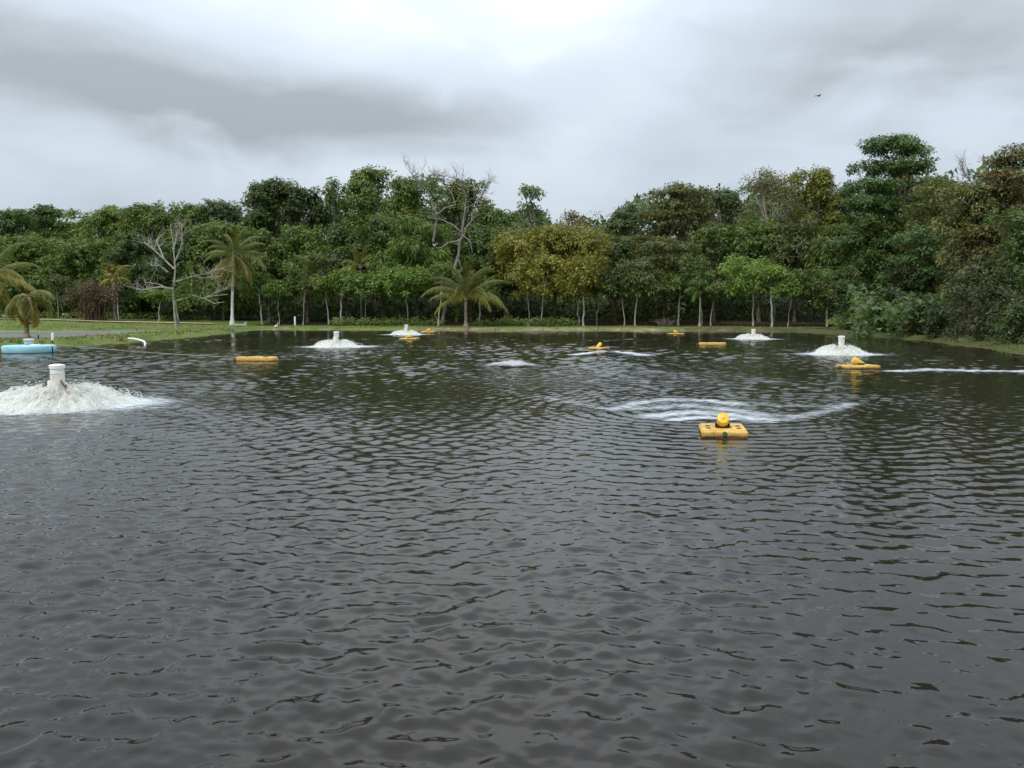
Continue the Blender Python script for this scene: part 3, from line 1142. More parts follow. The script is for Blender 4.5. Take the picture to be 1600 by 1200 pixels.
T('broadleaf_tree', 'brownish dark tree right of the tiered green tree', 1522, 284, 54, 500, 84, 'round', 'dull', group=MID, leaf=0.38, dens=1.9)
T('broadleaf_tree', 'dark tree at the right picture edge beneath the reddish leaves', 1590, 330, 56, 505, 74, 'round', 'dark', group=MID, leaf=0.34, dens=2.2)

# front row of slender trees with pale trunks: trunk x, base y, crown top, half width, green
SL = 'slender pale-trunked trees along the far bank'
slender = [
    (88, 491, 430, 20, 'dull', 130), (178, 495, 412, 22, 'olive', 128), (252, 500, 455, 24, 'bright', 124),
    (404, 503, 425, 30, 'mid', 120), (433, 504, 440, 26, 'bright', 118), (477, 500, 400, 34, 'mid', 119),
    (506, 503, 395, 30, 'dull', 118), (534, 504, 420, 38, 'bright', 117), (572, 503, 425, 42, 'bright', 117),
    (632, 505, 415, 44, 'bright', 115), (690, 508, 410, 36, 'mid', 112), (748, 507, 430, 30, 'mid', 113),
    (823, 508, 405, 32, 'olive', 112), (852, 508, 400, 34, 'olive', 112), (900, 506, 415, 30, 'olive', 113),
    (912, 509, 400, 36, 'olive', 111), (938, 507, 420, 30, 'mid', 113), (970, 510, 420, 28, 'dark', 112),
    (997, 510, 405, 34, 'dull', 111), (1063, 509, 430, 32, 'mid', 112), (1093, 511, 400, 26, 'mid', 110),
    (1118, 511, 440, 28, 'dull', 110), (1177, 513, 400, 44, 'bright', 108), (1205, 514, 415, 40, 'bright', 106),
    (1240, 515, 420, 30, 'mid', 106), (1288, 516, 435, 28, 'dark', 105), (1296, 517, 420, 30, 'mid', 104),
    (1316, 518, 440, 26, 'dull', 102)]
ORD = ['first', 'second', 'third', 'fourth', 'fifth', 'sixth', 'seventh', 'eighth', 'ninth', 'tenth', 'eleventh', 'twelfth',
       'thirteenth', 'fourteenth', 'fifteenth', 'sixteenth', 'seventeenth', 'eighteenth', 'nineteenth', 'twentieth',
       'twenty-first', 'twenty-second', 'twenty-third', 'twenty-fourth', 'twenty-fifth', 'twenty-sixth', 'twenty-seventh',
       'twenty-eighth']
GW = {'dull': 'dull green', 'olive': 'yellow-green', 'bright': 'bright green', 'mid': 'green', 'dark': 'dark green'}
for i, (x, yb, yt, hw_, g_, Y_) in enumerate(slender):
    T('slender_tree', '%s slender pale trunk from the left on the far bank, small %s crown' % (ORD[i], GW[g_]),
      x, yt, hw_, yb - 34 - (i * 7) % 9, Y_, 'round', g_, bark='pale_bark', group=SL, trunk_r=0.055 + 0.024 * ((i * 5) % 4),
      n_lobes=8, lean=0.55 * math.sin(i * 2.3), leaf=0.36, dens=1.8)

# shrubs along the right bank and the dark undergrowth
SH = 'shrubs along the right bank'
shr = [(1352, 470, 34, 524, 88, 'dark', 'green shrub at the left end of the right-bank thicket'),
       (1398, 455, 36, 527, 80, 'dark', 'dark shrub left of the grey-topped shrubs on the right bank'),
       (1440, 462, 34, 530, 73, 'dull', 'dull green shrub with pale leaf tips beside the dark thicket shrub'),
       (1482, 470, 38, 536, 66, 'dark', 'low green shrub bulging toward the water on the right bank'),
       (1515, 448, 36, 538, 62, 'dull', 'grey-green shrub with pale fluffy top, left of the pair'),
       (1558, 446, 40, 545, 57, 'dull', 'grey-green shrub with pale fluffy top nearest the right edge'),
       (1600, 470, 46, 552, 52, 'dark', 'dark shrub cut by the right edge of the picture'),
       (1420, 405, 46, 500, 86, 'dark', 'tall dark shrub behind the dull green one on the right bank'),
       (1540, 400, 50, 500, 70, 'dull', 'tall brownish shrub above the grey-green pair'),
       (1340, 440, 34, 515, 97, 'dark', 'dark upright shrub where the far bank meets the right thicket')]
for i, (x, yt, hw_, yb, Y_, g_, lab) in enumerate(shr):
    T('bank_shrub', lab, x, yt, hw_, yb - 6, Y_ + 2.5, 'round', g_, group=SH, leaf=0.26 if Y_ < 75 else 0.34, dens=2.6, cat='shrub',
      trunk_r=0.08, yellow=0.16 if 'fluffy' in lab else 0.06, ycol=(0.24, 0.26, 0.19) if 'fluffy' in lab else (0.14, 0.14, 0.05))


SKY_X = [-150, 0, 70, 115, 175, 225, 290, 340, 395, 430, 500, 515, 570, 640, 720, 780, 830, 880, 940, 975, 1040, 1105, 1150, 1215, 1270, 1335, 1400, 1450, 1500, 1555, 1800]
SKY_Y = [340, 335, 325, 346, 326, 322, 318, 316, 312, 290, 305, 292, 275, 285, 285, 328, 305, 338, 348, 325, 300, 292, 305, 280, 275, 295, 260, 275, 285, 265, 250]


def thicket(name, label, boxes, n, green, seed, leaf=0.4):
    """uncountable undergrowth: leaf tufts heaped up over an area"""
    r = np.random.default_rng(seed)
    cs, os_ = [], []
    for (px0, px1, Y0, Y1, h) in boxes:
        k = n // len(boxes)
        Y = r.uniform(Y0, Y1, k)
        px = r.uniform(px0, px1, k)
        x = (px - 800) / FPX * Y
        hh = h * (0.35 + 0.9 * fbm(x * 0.35, Y * 0.35, 3)) * r.random(k) ** 0.6
        if name == 'far_woodland':
            sk = np.interp(px, SKY_X, SKY_Y) + 26
            hh = ((HORIZON - sk) / FPX * Y + CAM_H) * (0.72 + 0.5 * fbm(x * 0.22, Y * 0.05, 3)) * r.random(k) ** 0.7
        cs.append(np.stack([x, Y, ground_z(x, Y) + hh], 1))
        o = r.normal(size=(k, 3)) * 0.6 + np.array([0, -0.6, 0.7])
        os_.append(o / np.linalg.norm(o, axis=1, keepdims=True))
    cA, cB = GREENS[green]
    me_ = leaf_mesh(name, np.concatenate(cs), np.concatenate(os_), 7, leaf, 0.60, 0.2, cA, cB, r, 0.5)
    return tag(link_mesh(name, me_, M['foliage']), label, kind='stuff')


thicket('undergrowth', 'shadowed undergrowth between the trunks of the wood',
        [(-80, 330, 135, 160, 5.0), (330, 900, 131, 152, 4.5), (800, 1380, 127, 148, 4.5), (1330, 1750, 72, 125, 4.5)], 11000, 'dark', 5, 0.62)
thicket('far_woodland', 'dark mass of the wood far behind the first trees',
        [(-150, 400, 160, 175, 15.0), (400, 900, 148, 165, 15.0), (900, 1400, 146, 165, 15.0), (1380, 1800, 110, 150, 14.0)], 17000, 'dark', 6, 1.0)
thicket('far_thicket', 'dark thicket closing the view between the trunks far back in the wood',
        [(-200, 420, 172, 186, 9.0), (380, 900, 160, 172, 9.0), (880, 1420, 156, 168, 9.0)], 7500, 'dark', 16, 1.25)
thicket('low_weeds', 'low weeds and leafy plants along the foot of the wood',
        [(-40, 330, 126, 136, 0.9), (520, 690, 113, 116, 0.9), (740, 900, 110, 112, 0.7), (1300, 1380, 92, 100, 1.5)], 1500, 'mid', 8, 0.32)


# grass blades along the banks
def grass():
    r = np.random.default_rng(3)
    n = 40000
    px = r.uniform(-60, 1660, n)
    py = 500 + 55 * r.random(n) ** 1.3
    k = CAM_H * FPX / (py - HORIZON) * 0.85
    x, y = (px - 800) / FPX * k, k
    s = shore_s(x, y)
    ok = (s > 0.35) & (y < 135) & (fbm(x * 0.4, y * 0.4, 3) > 0.36)
    x, y = x[ok], y[ok]
    n = len(x)
    z = ground_z(x, y)
    b = np.stack([x, y, z - 0.02], 1)
    a = r.uniform(0, 6.28, n)
    h = r.uniform(0.04, 0.16, n)
    edge = (shore_s(x, y) < 1.6) & (fbm(x * 0.5 + 9, y * 0.5, 3) > 0.50)
    h = np.where(edge, h * 2.6, h)
    sd = np.stack([np.cos(a), np.sin(a), np.zeros(n)], 1) * (0.05 + 0.10 * r.random((n, 1)))
    tip = b + np.stack([r.normal(0, 0.08, n), r.normal(0, 0.08, n), h], 1)
    v = np.stack([b - sd, b + sd, tip], 1).reshape(-1, 3)
    t = r.random((n, 1))
    col = np.array((0.095, 0.145, 0.034)) * (1 - t) + np.array((0.17, 0.195, 0.062)) * t
    col = np.concatenate([col, np.ones((n, 1))], 1)
    me_ = np_mesh('grass', v, np.arange(n * 3).reshape(n, 3), False, {'tint': ('FLOAT_COLOR', np.repeat(col, 3, 0))})
    tag(link_mesh('grass', me_, M['foliage']), 'short green and straw-coloured grass on the banks', kind='stuff')


grass()


# ------------------------------------------------------------------ bare trees
def bare_tree(name, label, base, spec, mat, seed, twigs=True):
    """spec: list of (polyline in pixels, depth offset, r0, r1); optional random twigs at the ends"""
    r = np.random.default_rng(seed)
    Y = base[2]
    p0 = at_depth(base[0], base[1], Y)
    g = gz(p0.x, Y)
    root = empty(name, (p0.x, Y, g))
    tag(root, label, 'tree')
    tm = MB()
    first = True
    bm_ = MB()

    def twig(mb, p, d, L, rad, lev):
        n = 4
        pts = [p.copy()]
        dd = d.copy()
        for i in range(n):
            dd = (dd + Vector(r.normal(size=3) * 0.22) + Vector((0, 0, 0.10))).normalized()
            pts.append(pts[-1] + dd * L / n)
        mb.tube(pts, [rad * (1 - 0.65 * i / n) for i in range(n + 1)], 5, False)
        if lev > 0:
            for i in range(1, n + 1):
                for q in range(2 if lev > 1 else 1):
                    if r.random() < 0.8:
                        nd = (dd + Vector(r.normal(size=3) * 0.75)).normalized()
                        twig(mb, pts[i], nd, L * r.uniform(0.45, 0.75), rad * 0.5, lev - 1)
    for (poly, dys, r0, r1, tw) in spec:
        pts = []
        for k, (px, py) in enumerate(poly):
            t = k / (len(poly) - 1)
            q = at_depth(px, py, Y + dys[0] * (1 - t) + dys[1] * t)
            pts.append(q - Vector((p0.x, Y, g)))
        if first:
            pts[0].z = -0.1
        # smooth a little
        sm = []
        for k in range(len(pts) - 1):
            for u in range(3):
                sm.append(pts[k].lerp(pts[k + 1], u / 3))
        sm.append(pts[-1])
        rad = [r0 + (r1 - r0) * k / (len(sm) - 1) for k in range(len(sm))]
        mb = tm if first else bm_
        for k in range(1, len(sm) - 1):
            sm[k] = sm[k] + Vector(r.normal(size=3)) * rad[k] * 0.35
        mb.tube(sm, rad, 8)
        first = False
        if tw:
            for k in range(len(sm) // 2, len(sm)):
                d = (sm[k] - sm[k - 1]).normalized()
                for q in range(tw[1]):
                    nd = (d * 0.8 + Vector(r.normal(size=3) * 0.6) + Vector((0, 0, 0.2))).normalized()
                    twig(bm_, sm[k], nd, tw[0] * r.uniform(0.6, 1.2), max(r1 * 0.5, 0.03), tw[2])
    tm.build('trunk', M[mat], root)
    bm_.build('branches', M[mat], root)
    return root


# bleached half-dead tree on the left bank
b = bare_tree('bleached_tree', 'half-dead tree with bleached bare limbs on the left grass bank', (276, 514, 93),
              [([(276, 514), (272, 480), (271, 452), (274, 420), (271, 385), (267, 350)], (0, 0), 0.13, 0.045, (1.5, 1, 1)),
               ([(279, 513), (277, 490), (273, 468)], (0.4, 0), 0.12, 0.09, None),
               ([(272, 452), (250, 448), (232, 452), (213, 452)], (0, -1.0), 0.10, 0.04, (1.4, 2, 1)),
               ([(262, 450), (246, 444), (232, 441)], (0, -0.5), 0.09, 0.04, (1.2, 1, 1)),
               ([(272, 420), (256, 404), (240, 390), (226, 379)], (0, 1.0), 0.09, 0.04, (1.6, 2, 1)),
               ([(256, 404), (250, 390), (244, 375)], (0, 1.0), 0.08, 0.04, (1.5, 1, 1)),
               ([(262, 425), (250, 415), (237, 415)], (0, -1.0), 0.09, 0.04, (1.3, 2, 1)),
               ([(273, 410), (280, 395), (285, 378), (284, 352)], (0, -0.5), 0.085, 0.04, (1.5, 1, 1)),
               ([(270, 390), (276, 372), (281, 355)], (0, 0.5), 0.09, 0.04, (1.3, 2, 1)),
               ([(275, 440), (300, 432), (320, 428), (345, 420)], (0, -0.6), 0.085, 0.04, (1.6, 2, 1)),
               ([(300, 432), (318, 434), (345, 432)], (0, -0.6), 0.08, 0.04, (1.2, 1, 1)),
               ([(276, 470), (300, 462), (318, 466), (340, 456), (352, 450)], (0, -0.8), 0.085, 0.03, (1.6, 2, 1)),
               ([(318, 466), (335, 462), (356, 460)], (-0.6, -0.8), 0.07, 0.03, None),
               ([(318, 466), (335, 474), (350, 472)], (-0.6, -0.8), 0.07, 0.03, None)], 'dead_bark', 31)
r_ = np.random.default_rng(4)
lob = [(v[0], v[1], v[2], v[3], v[3], v[3] * 0.75) for v in
       [(1.2, 0, 3.6, 1.0), (2.6, 0.5, 3.2, 1.1), (0.4, 0.4, 4.8, 0.9), (1.6, -0.3, 5.0, 1.0), (3.4, 0.3, 4.4, 0.9),
        (-0.3, 0.5, 3.2, 0.6), (1.8, 0.4, 6.6, 0.8), (2.8, 0.2, 5.8, 0.8), (0.9, 0.2, 2.6, 0.8), (3.9, 0, 3.0, 0.7)]]
cs, os_ = lobe_tufts(lob, 1.7, r_, 0.4)
cr_ = link_mesh('crown', leaf_mesh('crown', cs, os_, 10, 0.34, 0.5, 0.2, *GREENS['mid'], r_, 0.5), M['foliage'], b)

# tall leafless tree with branching top in the middle of the wood
bare_tree('leafless_tree', 'tall leafless grey tree with branching top above the wood', (697, 508, 114.5),
          [([(690, 508), (694, 480), (700, 455), (708, 425), (718, 385), (722, 362), (726, 335)], (0, 0), 0.26, 0.14, None),
           ([(718, 375), (700, 380), (688, 388)], (0, -0.8), 0.14, 0.08, None),
           ([(722, 364), (705, 350), (690, 343), (668, 340)], (0, -0.6), 0.14, 0.07, (1.2, 1, 1)),
           ([(677, 378), (681, 352), (683, 335), (695, 325), (712, 320)], (0.5, 0), 0.16, 0.10, None),
           ([(683, 335), (674, 315), (668, 300), (652, 280), (640, 268)], (0, 0.5), 0.11, 0.05, (1.6, 2, 2)),
           ([(712, 320), (705, 300), (690, 285), (683, 275)], (0, 0.5), 0.09, 0.05, (1.5, 2, 2)),
           ([(726, 335), (728, 310), (722, 290), (714, 278)], (0, 0), 0.11, 0.05, (1.5, 2, 2)),
           ([(726, 360), (736, 345), (745, 320), (755, 300), (762, 290)], (0, 0.3), 0.11, 0.05, (1.6, 2, 2)),
           ([(722, 366), (735, 378), (738, 395)], (0, -0.8), 0.08, 0.03, None),
           ([(713, 400), (722, 420), (716, 432)], (0, -0.6), 0.09, 0.05, None)], 'grey_bark', 32)

# thin leafless crown on the right skyline
bare_tree('leafless_tree', 'thin leafless greyish tree between the tiered trees on the right skyline', (1530, 505, 92),
          [([(1534, 520), (1538, 450), (1540, 380), (1542, 320), (1545, 262)], (0, 0), 0.14, 0.05, (1.5, 1, 2)),
           ([(1541, 340), (1530, 310), (1518, 285), (1505, 268)], (0, 0), 0.08, 0.035, (1.5, 2, 2)),
           ([(1543, 320), (1552, 300), (1560, 280)], (0, 0), 0.07, 0.03, (1.4, 2, 2)),
           ([(1540, 350), (1525, 330), (1510, 320)], (0, 0), 0.07, 0.03, (1.4, 2, 2))], 'bark', 33)


# ------------------------------------------------------------------ palms
def frond_mesh(L, arch, droop, seed, nleaf=64, leaf=0.95, colA=(0.10, 0.12, 0.03), colB=(0.16, 0.15, 0.04)):
    """one coconut frond along +X: rachis with hanging leaflets"""
    r = np.random.default_rng(seed)
    n = 14
    pts = []
    x = z = 0.0
    el = arch
    for i in range(n + 1):
        pts.append((x, 0.0, z))
        x += math.cos(el) * L / n
        z += math.sin(el) * L / n
        el -= droop / n * (0.5 + i / n)
    pts = np.array(pts)
    V, Fq, C = [], [], []

    def quad(a, b, c, d, col):
        k = len(V)
        V.extend([a, b, c, d])
        Fq.append((k, k + 1, k + 2, k + 3))
        C.extend([col] * 4)
    rc = np.array((0.24, 0.21, 0.10))
    for i in range(n):
        w0, w1 = 0.055 * (1 - i / n) + 0.012, 0.055 * (1 - (i + 1) / n) + 0.012
        a, b2 = pts[i], pts[i + 1]
        for sx in (-1, 1):
            quad(a + (0, 0, 0.03), a + (0, sx * w0, -0.02), b2 + (0, sx * w1, -0.02), b2 + (0, 0, 0.03), rc)
    for i in range(nleaf):
        t = 0.12 + 0.88 * i / (nleaf - 1)
        f = t * n
        k = min(int(f), n - 1)
        p = pts[k] + (pts[k + 1] - pts[k]) * (f - k)
        tang = pts[k + 1] - pts[k]
        tang /= np.linalg.norm(tang)
        ll = leaf * math.sin(math.pi * min(1, 0.18 + 0.80 * t)) ** 0.6 * r.uniform(0.8, 1.15)
        for sx in (-1, 1):
            d = tang * r.uniform(0.35, 0.8) + np.array([0, sx * r.uniform(0.45, 0.85), -0.25 - 0.6 * r.random()])
            d /= np.linalg.norm(d)
            m = p + d * ll * 0.5
            d2 = d + np.array([0, 0, -0.75])
            d2 /= np.linalg.norm(d2)
            tip = m + d2 * ll * 0.55
            wv = tang * 0.036 + np.array([0, 0, 0.012])
            mixv = r.random()
            col = (np.array(colA) * (1 - mixv) + np.array(colB) * mixv) * r.uniform(0.8, 1.25)
            quad(p - wv * 0.6, p + wv * 0.6, m + wv, m - wv, col)
            quad(m - wv, m + wv, tip + wv * 0.15, tip - wv * 0.15, col)
    C = np.concatenate([np.array(C), np.ones((len(C), 1))], 1)
    return np_mesh('frond', np.array(V), np.array(Fq), False, {'tint': ('FLOAT_COLOR', C)})


def palm(name, label, px, py, Y, crown_y, L, nfr, trunk_r, mat, seed, tints, lean=0.0, droop0=1.3, dead=0, el_lo=-0.5, el_hi=1.2,
         leaf=1.0, colA=(0.115, 0.145, 0.035), colB=(0.19, 0.185, 0.05)):
    r = np.random.default_rng(seed)
    p = at_depth(px, py, Y)
    g = gz(p.x, Y)
    root = empty(name, (p.x, Y, g - 0.05))
    tag(root, label, 'palm')
    hz_ = max(0.6, at_depth(px, crown_y, Y).z - g)
    mb = MB()
    n = 22
    pts, rad = [], []
    for i in range(n + 1):
        t = i / n
        pts.append((lean * t ** 1.6, 0, hz_ * t))
        rad.append(trunk_r * ((2.1 - 8 * t) if t < 0.14 else 1.0 - 0.25 * t) * (1.06 if i % 2 else 0.95))
    mb.tube(pts, rad, 10)
    mb.build('trunk', M[mat], root)
    protos = [frond_mesh(L, a, d, seed + k, leaf=leaf, colA=colA, colB=colB) for k, (a, d) in
              enumerate([(0.15, droop0), (0.1, droop0 * 1.35), (0.05, droop0 * 0.8)])]
    for i in range(nfr):
        t = i / max(1, nfr - 1)
        el = el_hi + (el_lo - el_hi) * t ** 0.8 + r.normal() * 0.08
        az = i * 2.39996 + r.normal() * 0.2
        f = link_mesh('frond', protos[i % 3], M['foliage'], root)
        f.location = (lean, 0, hz_)
        f.rotation_euler = (0, -el, az)
        s = r.uniform(0.82, 1.1)
        f.scale = (s, s, s)
        f.color = (*tints[min(len(tints) - 1, int(t * len(tints)))], 1)
    # nuts and old leaf bases under the crown
    nb = MB()
    for i in range(7):
        a = i * 0.9
        Mx = Matrix.Translation((lean + 0.22 * math.cos(a), 0.22 * math.sin(a), hz_ - 0.18 - 0.08 * (i % 3)))
        nb.lathe([(0.02, -0.14), (0.10, -0.08), (0.125, 0.0), (0.09, 0.09), (0.02, 0.14)], 8, Mx)
    nb.build('nut_cluster', M['palm_bark'], root)
    return root


YEL = [(1.0, 1.0, 1.0), (1.3, 1.15, 0.8), (1.6, 1.2, 0.9), (1.9, 1.25, 0.9)]
palm('coconut_palm', 'coconut palm with a flared whitewashed trunk base and orange lower fronds', 363, 508, 116, 398, 5.6, 26, 0.19, 'white_bark', 51,
     [(0.85, 0.95, 0.9), (0.95, 1.0, 0.8), (1.0, 1.0, 0.7), (1.25, 0.95, 0.55)], lean=0.5, el_lo=-0.95, el_hi=1.45, droop0=1.5)
palm('leaning_palm', 'short palm with yellowing drooping fronds and dark trunk on the left bank', 42, 526, 64.5, 462, 2.5, 12, 0.17, 'palm_bark', 52,
     [(1.0, 1.0, 0.8), (1.3, 1.1, 0.8), (1.7, 1.15, 0.9)], lean=0.15, el_lo=-1.1, el_hi=0.6, droop0=2.1)
palm('young_palm', 'yellowing palm cut by the left edge behind the short palm', -6, 520, 80, 428, 5.4, 13, 0.18, 'palm_bark', 53,
     [(0.9, 1.0, 0.9), (1.15, 1.1, 0.9), (1.4, 1.15, 0.9)], el_lo=-0.6, el_hi=1.1, droop0=1.6)
palm('stemless_palm', 'large palm with long arching fronds low on the far bank near the leafless tree', 728, 508, 109, 464, 6.4, 22, 0.22, 'palm_bark', 54,
     [(0.75, 0.8, 0.8), (0.9, 0.9, 0.85), (1.1, 1.1, 0.9), (1.4, 1.3, 0.9)], el_lo=0.0, el_hi=1.4, droop0=1.6, leaf=1.2)
palm('young_palm', 'palm with pale upright fronds among the green trees left of centre', 565, 505, 122, 415, 4.2, 10, 0.16, 'palm_bark', 55,
     [(1.1, 1.15, 1.1), (1.3, 1.25, 1.0)], el_lo=0.0, el_hi=1.35, droop0=1.5)
palm('young_palm', 'thin palm with broken yellow fronds beside the dead brown bush', 179, 497, 124, 435, 3.4, 7, 0.15, 'pale_bark', 56,
     [(1.2, 1.1, 0.8), (1.6, 1.2, 0.8)], el_lo=-0.5, el_hi=1.2, droop0=1.9)
palm('young_palm', 'slender palm with a thin pale stem on the far bank right of middle', 1093, 511, 109, 455, 2.6, 9, 0.10, 'pale_bark', 57,
     [(0.9, 1.1, 0.8), (1.1, 1.15, 0.8)], el_lo=-0.1, el_hi=1.4, droop0=1.5, colA=(0.06, 0.12, 0.03), colB=(0.11, 0.17, 0.04))


# ------------------------------------------------------------------ dead bush, brush piles, logs
def brush(name, label, px, py, Y, w, h, n, mat, seed, cat):
    r = np.random.default_rng(seed)
    p = at_depth(px, py, Y)
    g = gz(p.x, Y)
    mb = MB()
    for i in range(n):
        a = r.uniform(0, 6.28)
        x0_, y0_ = r.normal() * w * 0.25, r.normal() * w * 0.25
        L = h * r.uniform(0.5, 1.1)
        sp = w * r.uniform(0.1, 0.8)
        pts = []
        for k in range(5):
            t = k / 4
            pts.append((x0_ + sp * math.cos(a) * t ** 1.3 + r.normal() * 0.06, y0_ + sp * math.sin(a) * t ** 1.3 + r.normal() * 0.06,
                        L * math.sin(t * 1.7) + r.normal() * 0.05))
        mb.tube(pts, [0.035, 0.03, 0.024, 0.016, 0.008], 4, False)
    o = mb.build(name, M[mat])
    o.location = (p.x, Y, g)
    tag(o, label, cat)
    return o


db = brush('dead_bush', 'rust-brown dead bush in front of the left trees', 150, 496, 121, 3.4, 5.0, 160, 'dead_leaf', 61, 'bush')
r_ = np.random.default_rng(62)
lob = [(r_.normal() * 1.7, r_.normal() * 1.0, r_.uniform(0.8, 4.9), 1.2, 1.1, 0.9) for _ in range(22)]
cs, os_ = lobe_tufts(lob, 2.2, r_, 0.5)
link_mesh('dry_leaves', leaf_mesh('dry_leaves', cs, os_, 7, 0.34, 0.4, 0.8, (0.085, 0.058, 0.036), (0.14, 0.105, 0.062), r_, 0.5,
                                  yellow=0.05, ycol=(0.2, 0.12, 0.06)), M['foliage'], db)
brush('brush_pile', 'pile of cut grey branches at the foot of the far trees right of middle', 1040, 510, 109, 1.9, 1.0, 55, 'bark', 63, 'branches')
brush('brush_pile', 'small heap of dry twigs beside the thirteenth pale trunk', 826, 508, 110.5, 0.9, 1.0, 30, 'dead_bark', 64, 'branches')


def log(label, px0, py0, px1, py1, Y, rad, mat='dead_bark'):
    a, b_ = at_depth(px0, py0, Y), at_depth(px1, py1, Y + 1)
    mb = MB()
    n = 6
    pts = [a.lerp(b_, k / n) + Vector((0, 0, 0.03 * math.sin(k * 2.2))) for k in range(n + 1)]
    for p in pts:
        p.z = max(p.z, gz(p.x, p.y) + rad * 0.6)
    mb.tube([p - a for p in pts], [rad * (1 - 0.4 * k / n) for k in range(n + 1)], 8)
    o = mb.build('fallen_log', M[mat])
    o.location = a
    tag(o, label, 'log')


log('pale fallen log lying left of the dead brown bush', 98, 491, 112, 497, 121, 0.16)
log('grey log lying under the trees at the far left', 4, 494, 22, 495, 128, 0.14)


# ------------------------------------------------------------------ paddle-less jet aerators on yellow floats
def jet_aerator(with_motor=True):
    root = empty('jet_aerator')
    # float: two pontoons joined by cross pieces, slot in the middle for the motor
    fl = MB()
    fl.rbox((0, 0, 0.045), (0.92, 1.36, 0.15), 0.035, 3, taper=0.97)
    f = fl.build('float_body', M['yellow'], root)
    dk = MB()
    for sx in (-1, 1):
        dk.rbox((sx * 0.295, 0.0, 0.120), (0.27, 1.20, 0.04), 0.018, 2)
    dk.rbox((0, 0.45, 0.120), (0.31, 0.30, 0.038), 0.02, 2)
    dk.build('raised_deck', M['yellow'], f)
    lip = MB()
    lip.rbox((0, 0, -0.035), (0.965, 1.41, 0.05), 0.02, 2)
    lip.build('lower_rim', M['rust_dark'], f)
    for sx in (-1, 1):
        for sy in (-0.33, 0.05):
            h = MB()
            h.lathe([(0.045, 0), (0.055, 0.012), (0.03, 0.022)], 10, Matrix.Translation((sx * 0.30, sy, 0.139)))
            h.build('filler_cap', M['rust_dark'], f)
    pl = MB()
    pl.rbox((0.0, -0.70, 0.075), (0.08, 0.06, 0.09), 0.015, 2)
    pl.build('mooring_lug', M['green'], f)
    if not with_motor:
        return root
    # motor tilted: cap end up and toward -Y, shaft down toward +Y
    R = Matrix.Rotation(RAD(118), 4, 'X')
    Mm = Matrix.Translation((0, 0.14, 0.155)) @ Matrix.Rotation(RAD(60), 4, 'X') @ Matrix.Diagonal((0.76, 0.76, 0.74, 1))
    mo = MB()
    mo.lathe([(0.05, -0.16), (0.125, -0.15), (0.145, -0.10), (0.150, 0.30), (0.165, 0.31), (0.165, 0.46), (0.150, 0.50), (0.06, 0.515)], 28, Mm)
    m_ = mo.build('motor', M['bright_yellow'], root)
    cp = MB()
    cp.lathe([(0.045, 0.51), (0.04, 0.535), (0.015, 0.545)], 14, Mm)
    cp.build('cap_boss', M['bright_yellow'], m_)
    rb = MB()
    for k in range(10):
        a = 2 * math.pi * k / 10
        q = Mm @ Matrix.Rotation(a, 4, 'Z')
        rb.add([q @ Vector(c) for c in [(0.145, -0.008, -0.08), (0.16, -0.008, -0.06), (0.16, -0.008, 0.28), (0.145, -0.008, 0.30),
                                        (0.145, 0.008, -0.08), (0.16, 0.008, -0.06), (0.16, 0.008, 0.28), (0.145, 0.008, 0.30)]],
               [(0, 1, 2, 3), (7, 6, 5, 4), (1, 5, 6, 2), (0, 4, 5, 1), (3, 2, 6, 7)])
    rb.build('cooling_fins', M['bright_yellow'], m_)
    cr = MB()
    for sx in (-1, 1):
        cr.rbox((sx * 0.135, 0.08, 0.168), (0.018, 0.26, 0.075), 0.006, 1)
    cr.rbox((0, 0.06, 0.134), (0.27, 0.30, 0.02), 0.006, 1)
    cr.build('motor_cradle', M['black'], root)
    sh = MB()
    a, b_ = Mm @ Vector((0, 0, -0.15)), Mm @ Vector((0, 0, -1.05))
    sh.tube([a, b_], 0.045, 10)
    s_ = sh.build('drive_shaft', M['steel'], root)
    pr = MB()
    for k in range(3):
        q = Mm @ Matrix.Translation((0, 0, -1.04)) @ Matrix.Rotation(k * 2.094, 4, 'Z') @ Matrix.Rotation(0.5, 4, 'X')
        pr.add([q @ Vector(c) for c in [(0.03, -0.03, -0.005), (0.15, -0.05, -0.005), (0.17, 0.03, -0.005), (0.03, 0.03, -0.005),
                                        (0.03, -0.03, 0.005), (0.15, -0.05, 0.005), (0.17, 0.03, 0.005), (0.03, 0.03, 0.005)]],
               [(0, 1, 2, 3), (7, 6, 5, 4), (0, 4, 5, 1), (1, 5, 6, 2), (2, 6, 7, 3), (3, 7, 4, 0)])
    pr.build('propeller', M['steel'], s_)
    return root


AER = 'yellow floating jet aerators on the pond'
proto = jet_aerator(True)
proto_plain = None


def put_aerator(o, px, py, yaw, label, scale=1.0, sink=0.02):
    p = on_plane(px, py)
    d = Vector((p.x, p.y, 0)).normalized()
    o.location = (p.x, p.y, 0.03 - sink)
    o.rotation_euler = (RAD(random.uniform(-1.2, 1.2)), RAD(random.uniform(-1.2, 1.2)), RAD(yaw))
    o.scale = (scale,) * 3
    tag(o, label, 'aerator', AER)
    return o


put_aerator(proto, 1129, 678, -10, 'nearest yellow aerator float, its round motor cap facing the viewer').scale = (0.98, 0.92, 1.0)
put_aerator(copy_tree(proto), 1340, 576, -84, 'yellow aerator with tilted motor in front of the right-hand fountain', 1.12)
put_aerator(copy_tree(proto), 936, 546, 150, 'yellow aerator with a patch of white froth at its front, middle distance', 1.0)
put_aerator(copy_tree(proto), 640, 531, 80, 'flat yellow aerator just in front of the far fountain left of centre', 1.12)
put_aerator(copy_tree(proto), 669, 520, 80, 'far yellow aerator half hidden beside the far fountain spray', 1.12)
put_aerator(copy_tree(proto), 1056, 523, -80, 'small far yellow aerator close to the sandy far bank', 1.1)


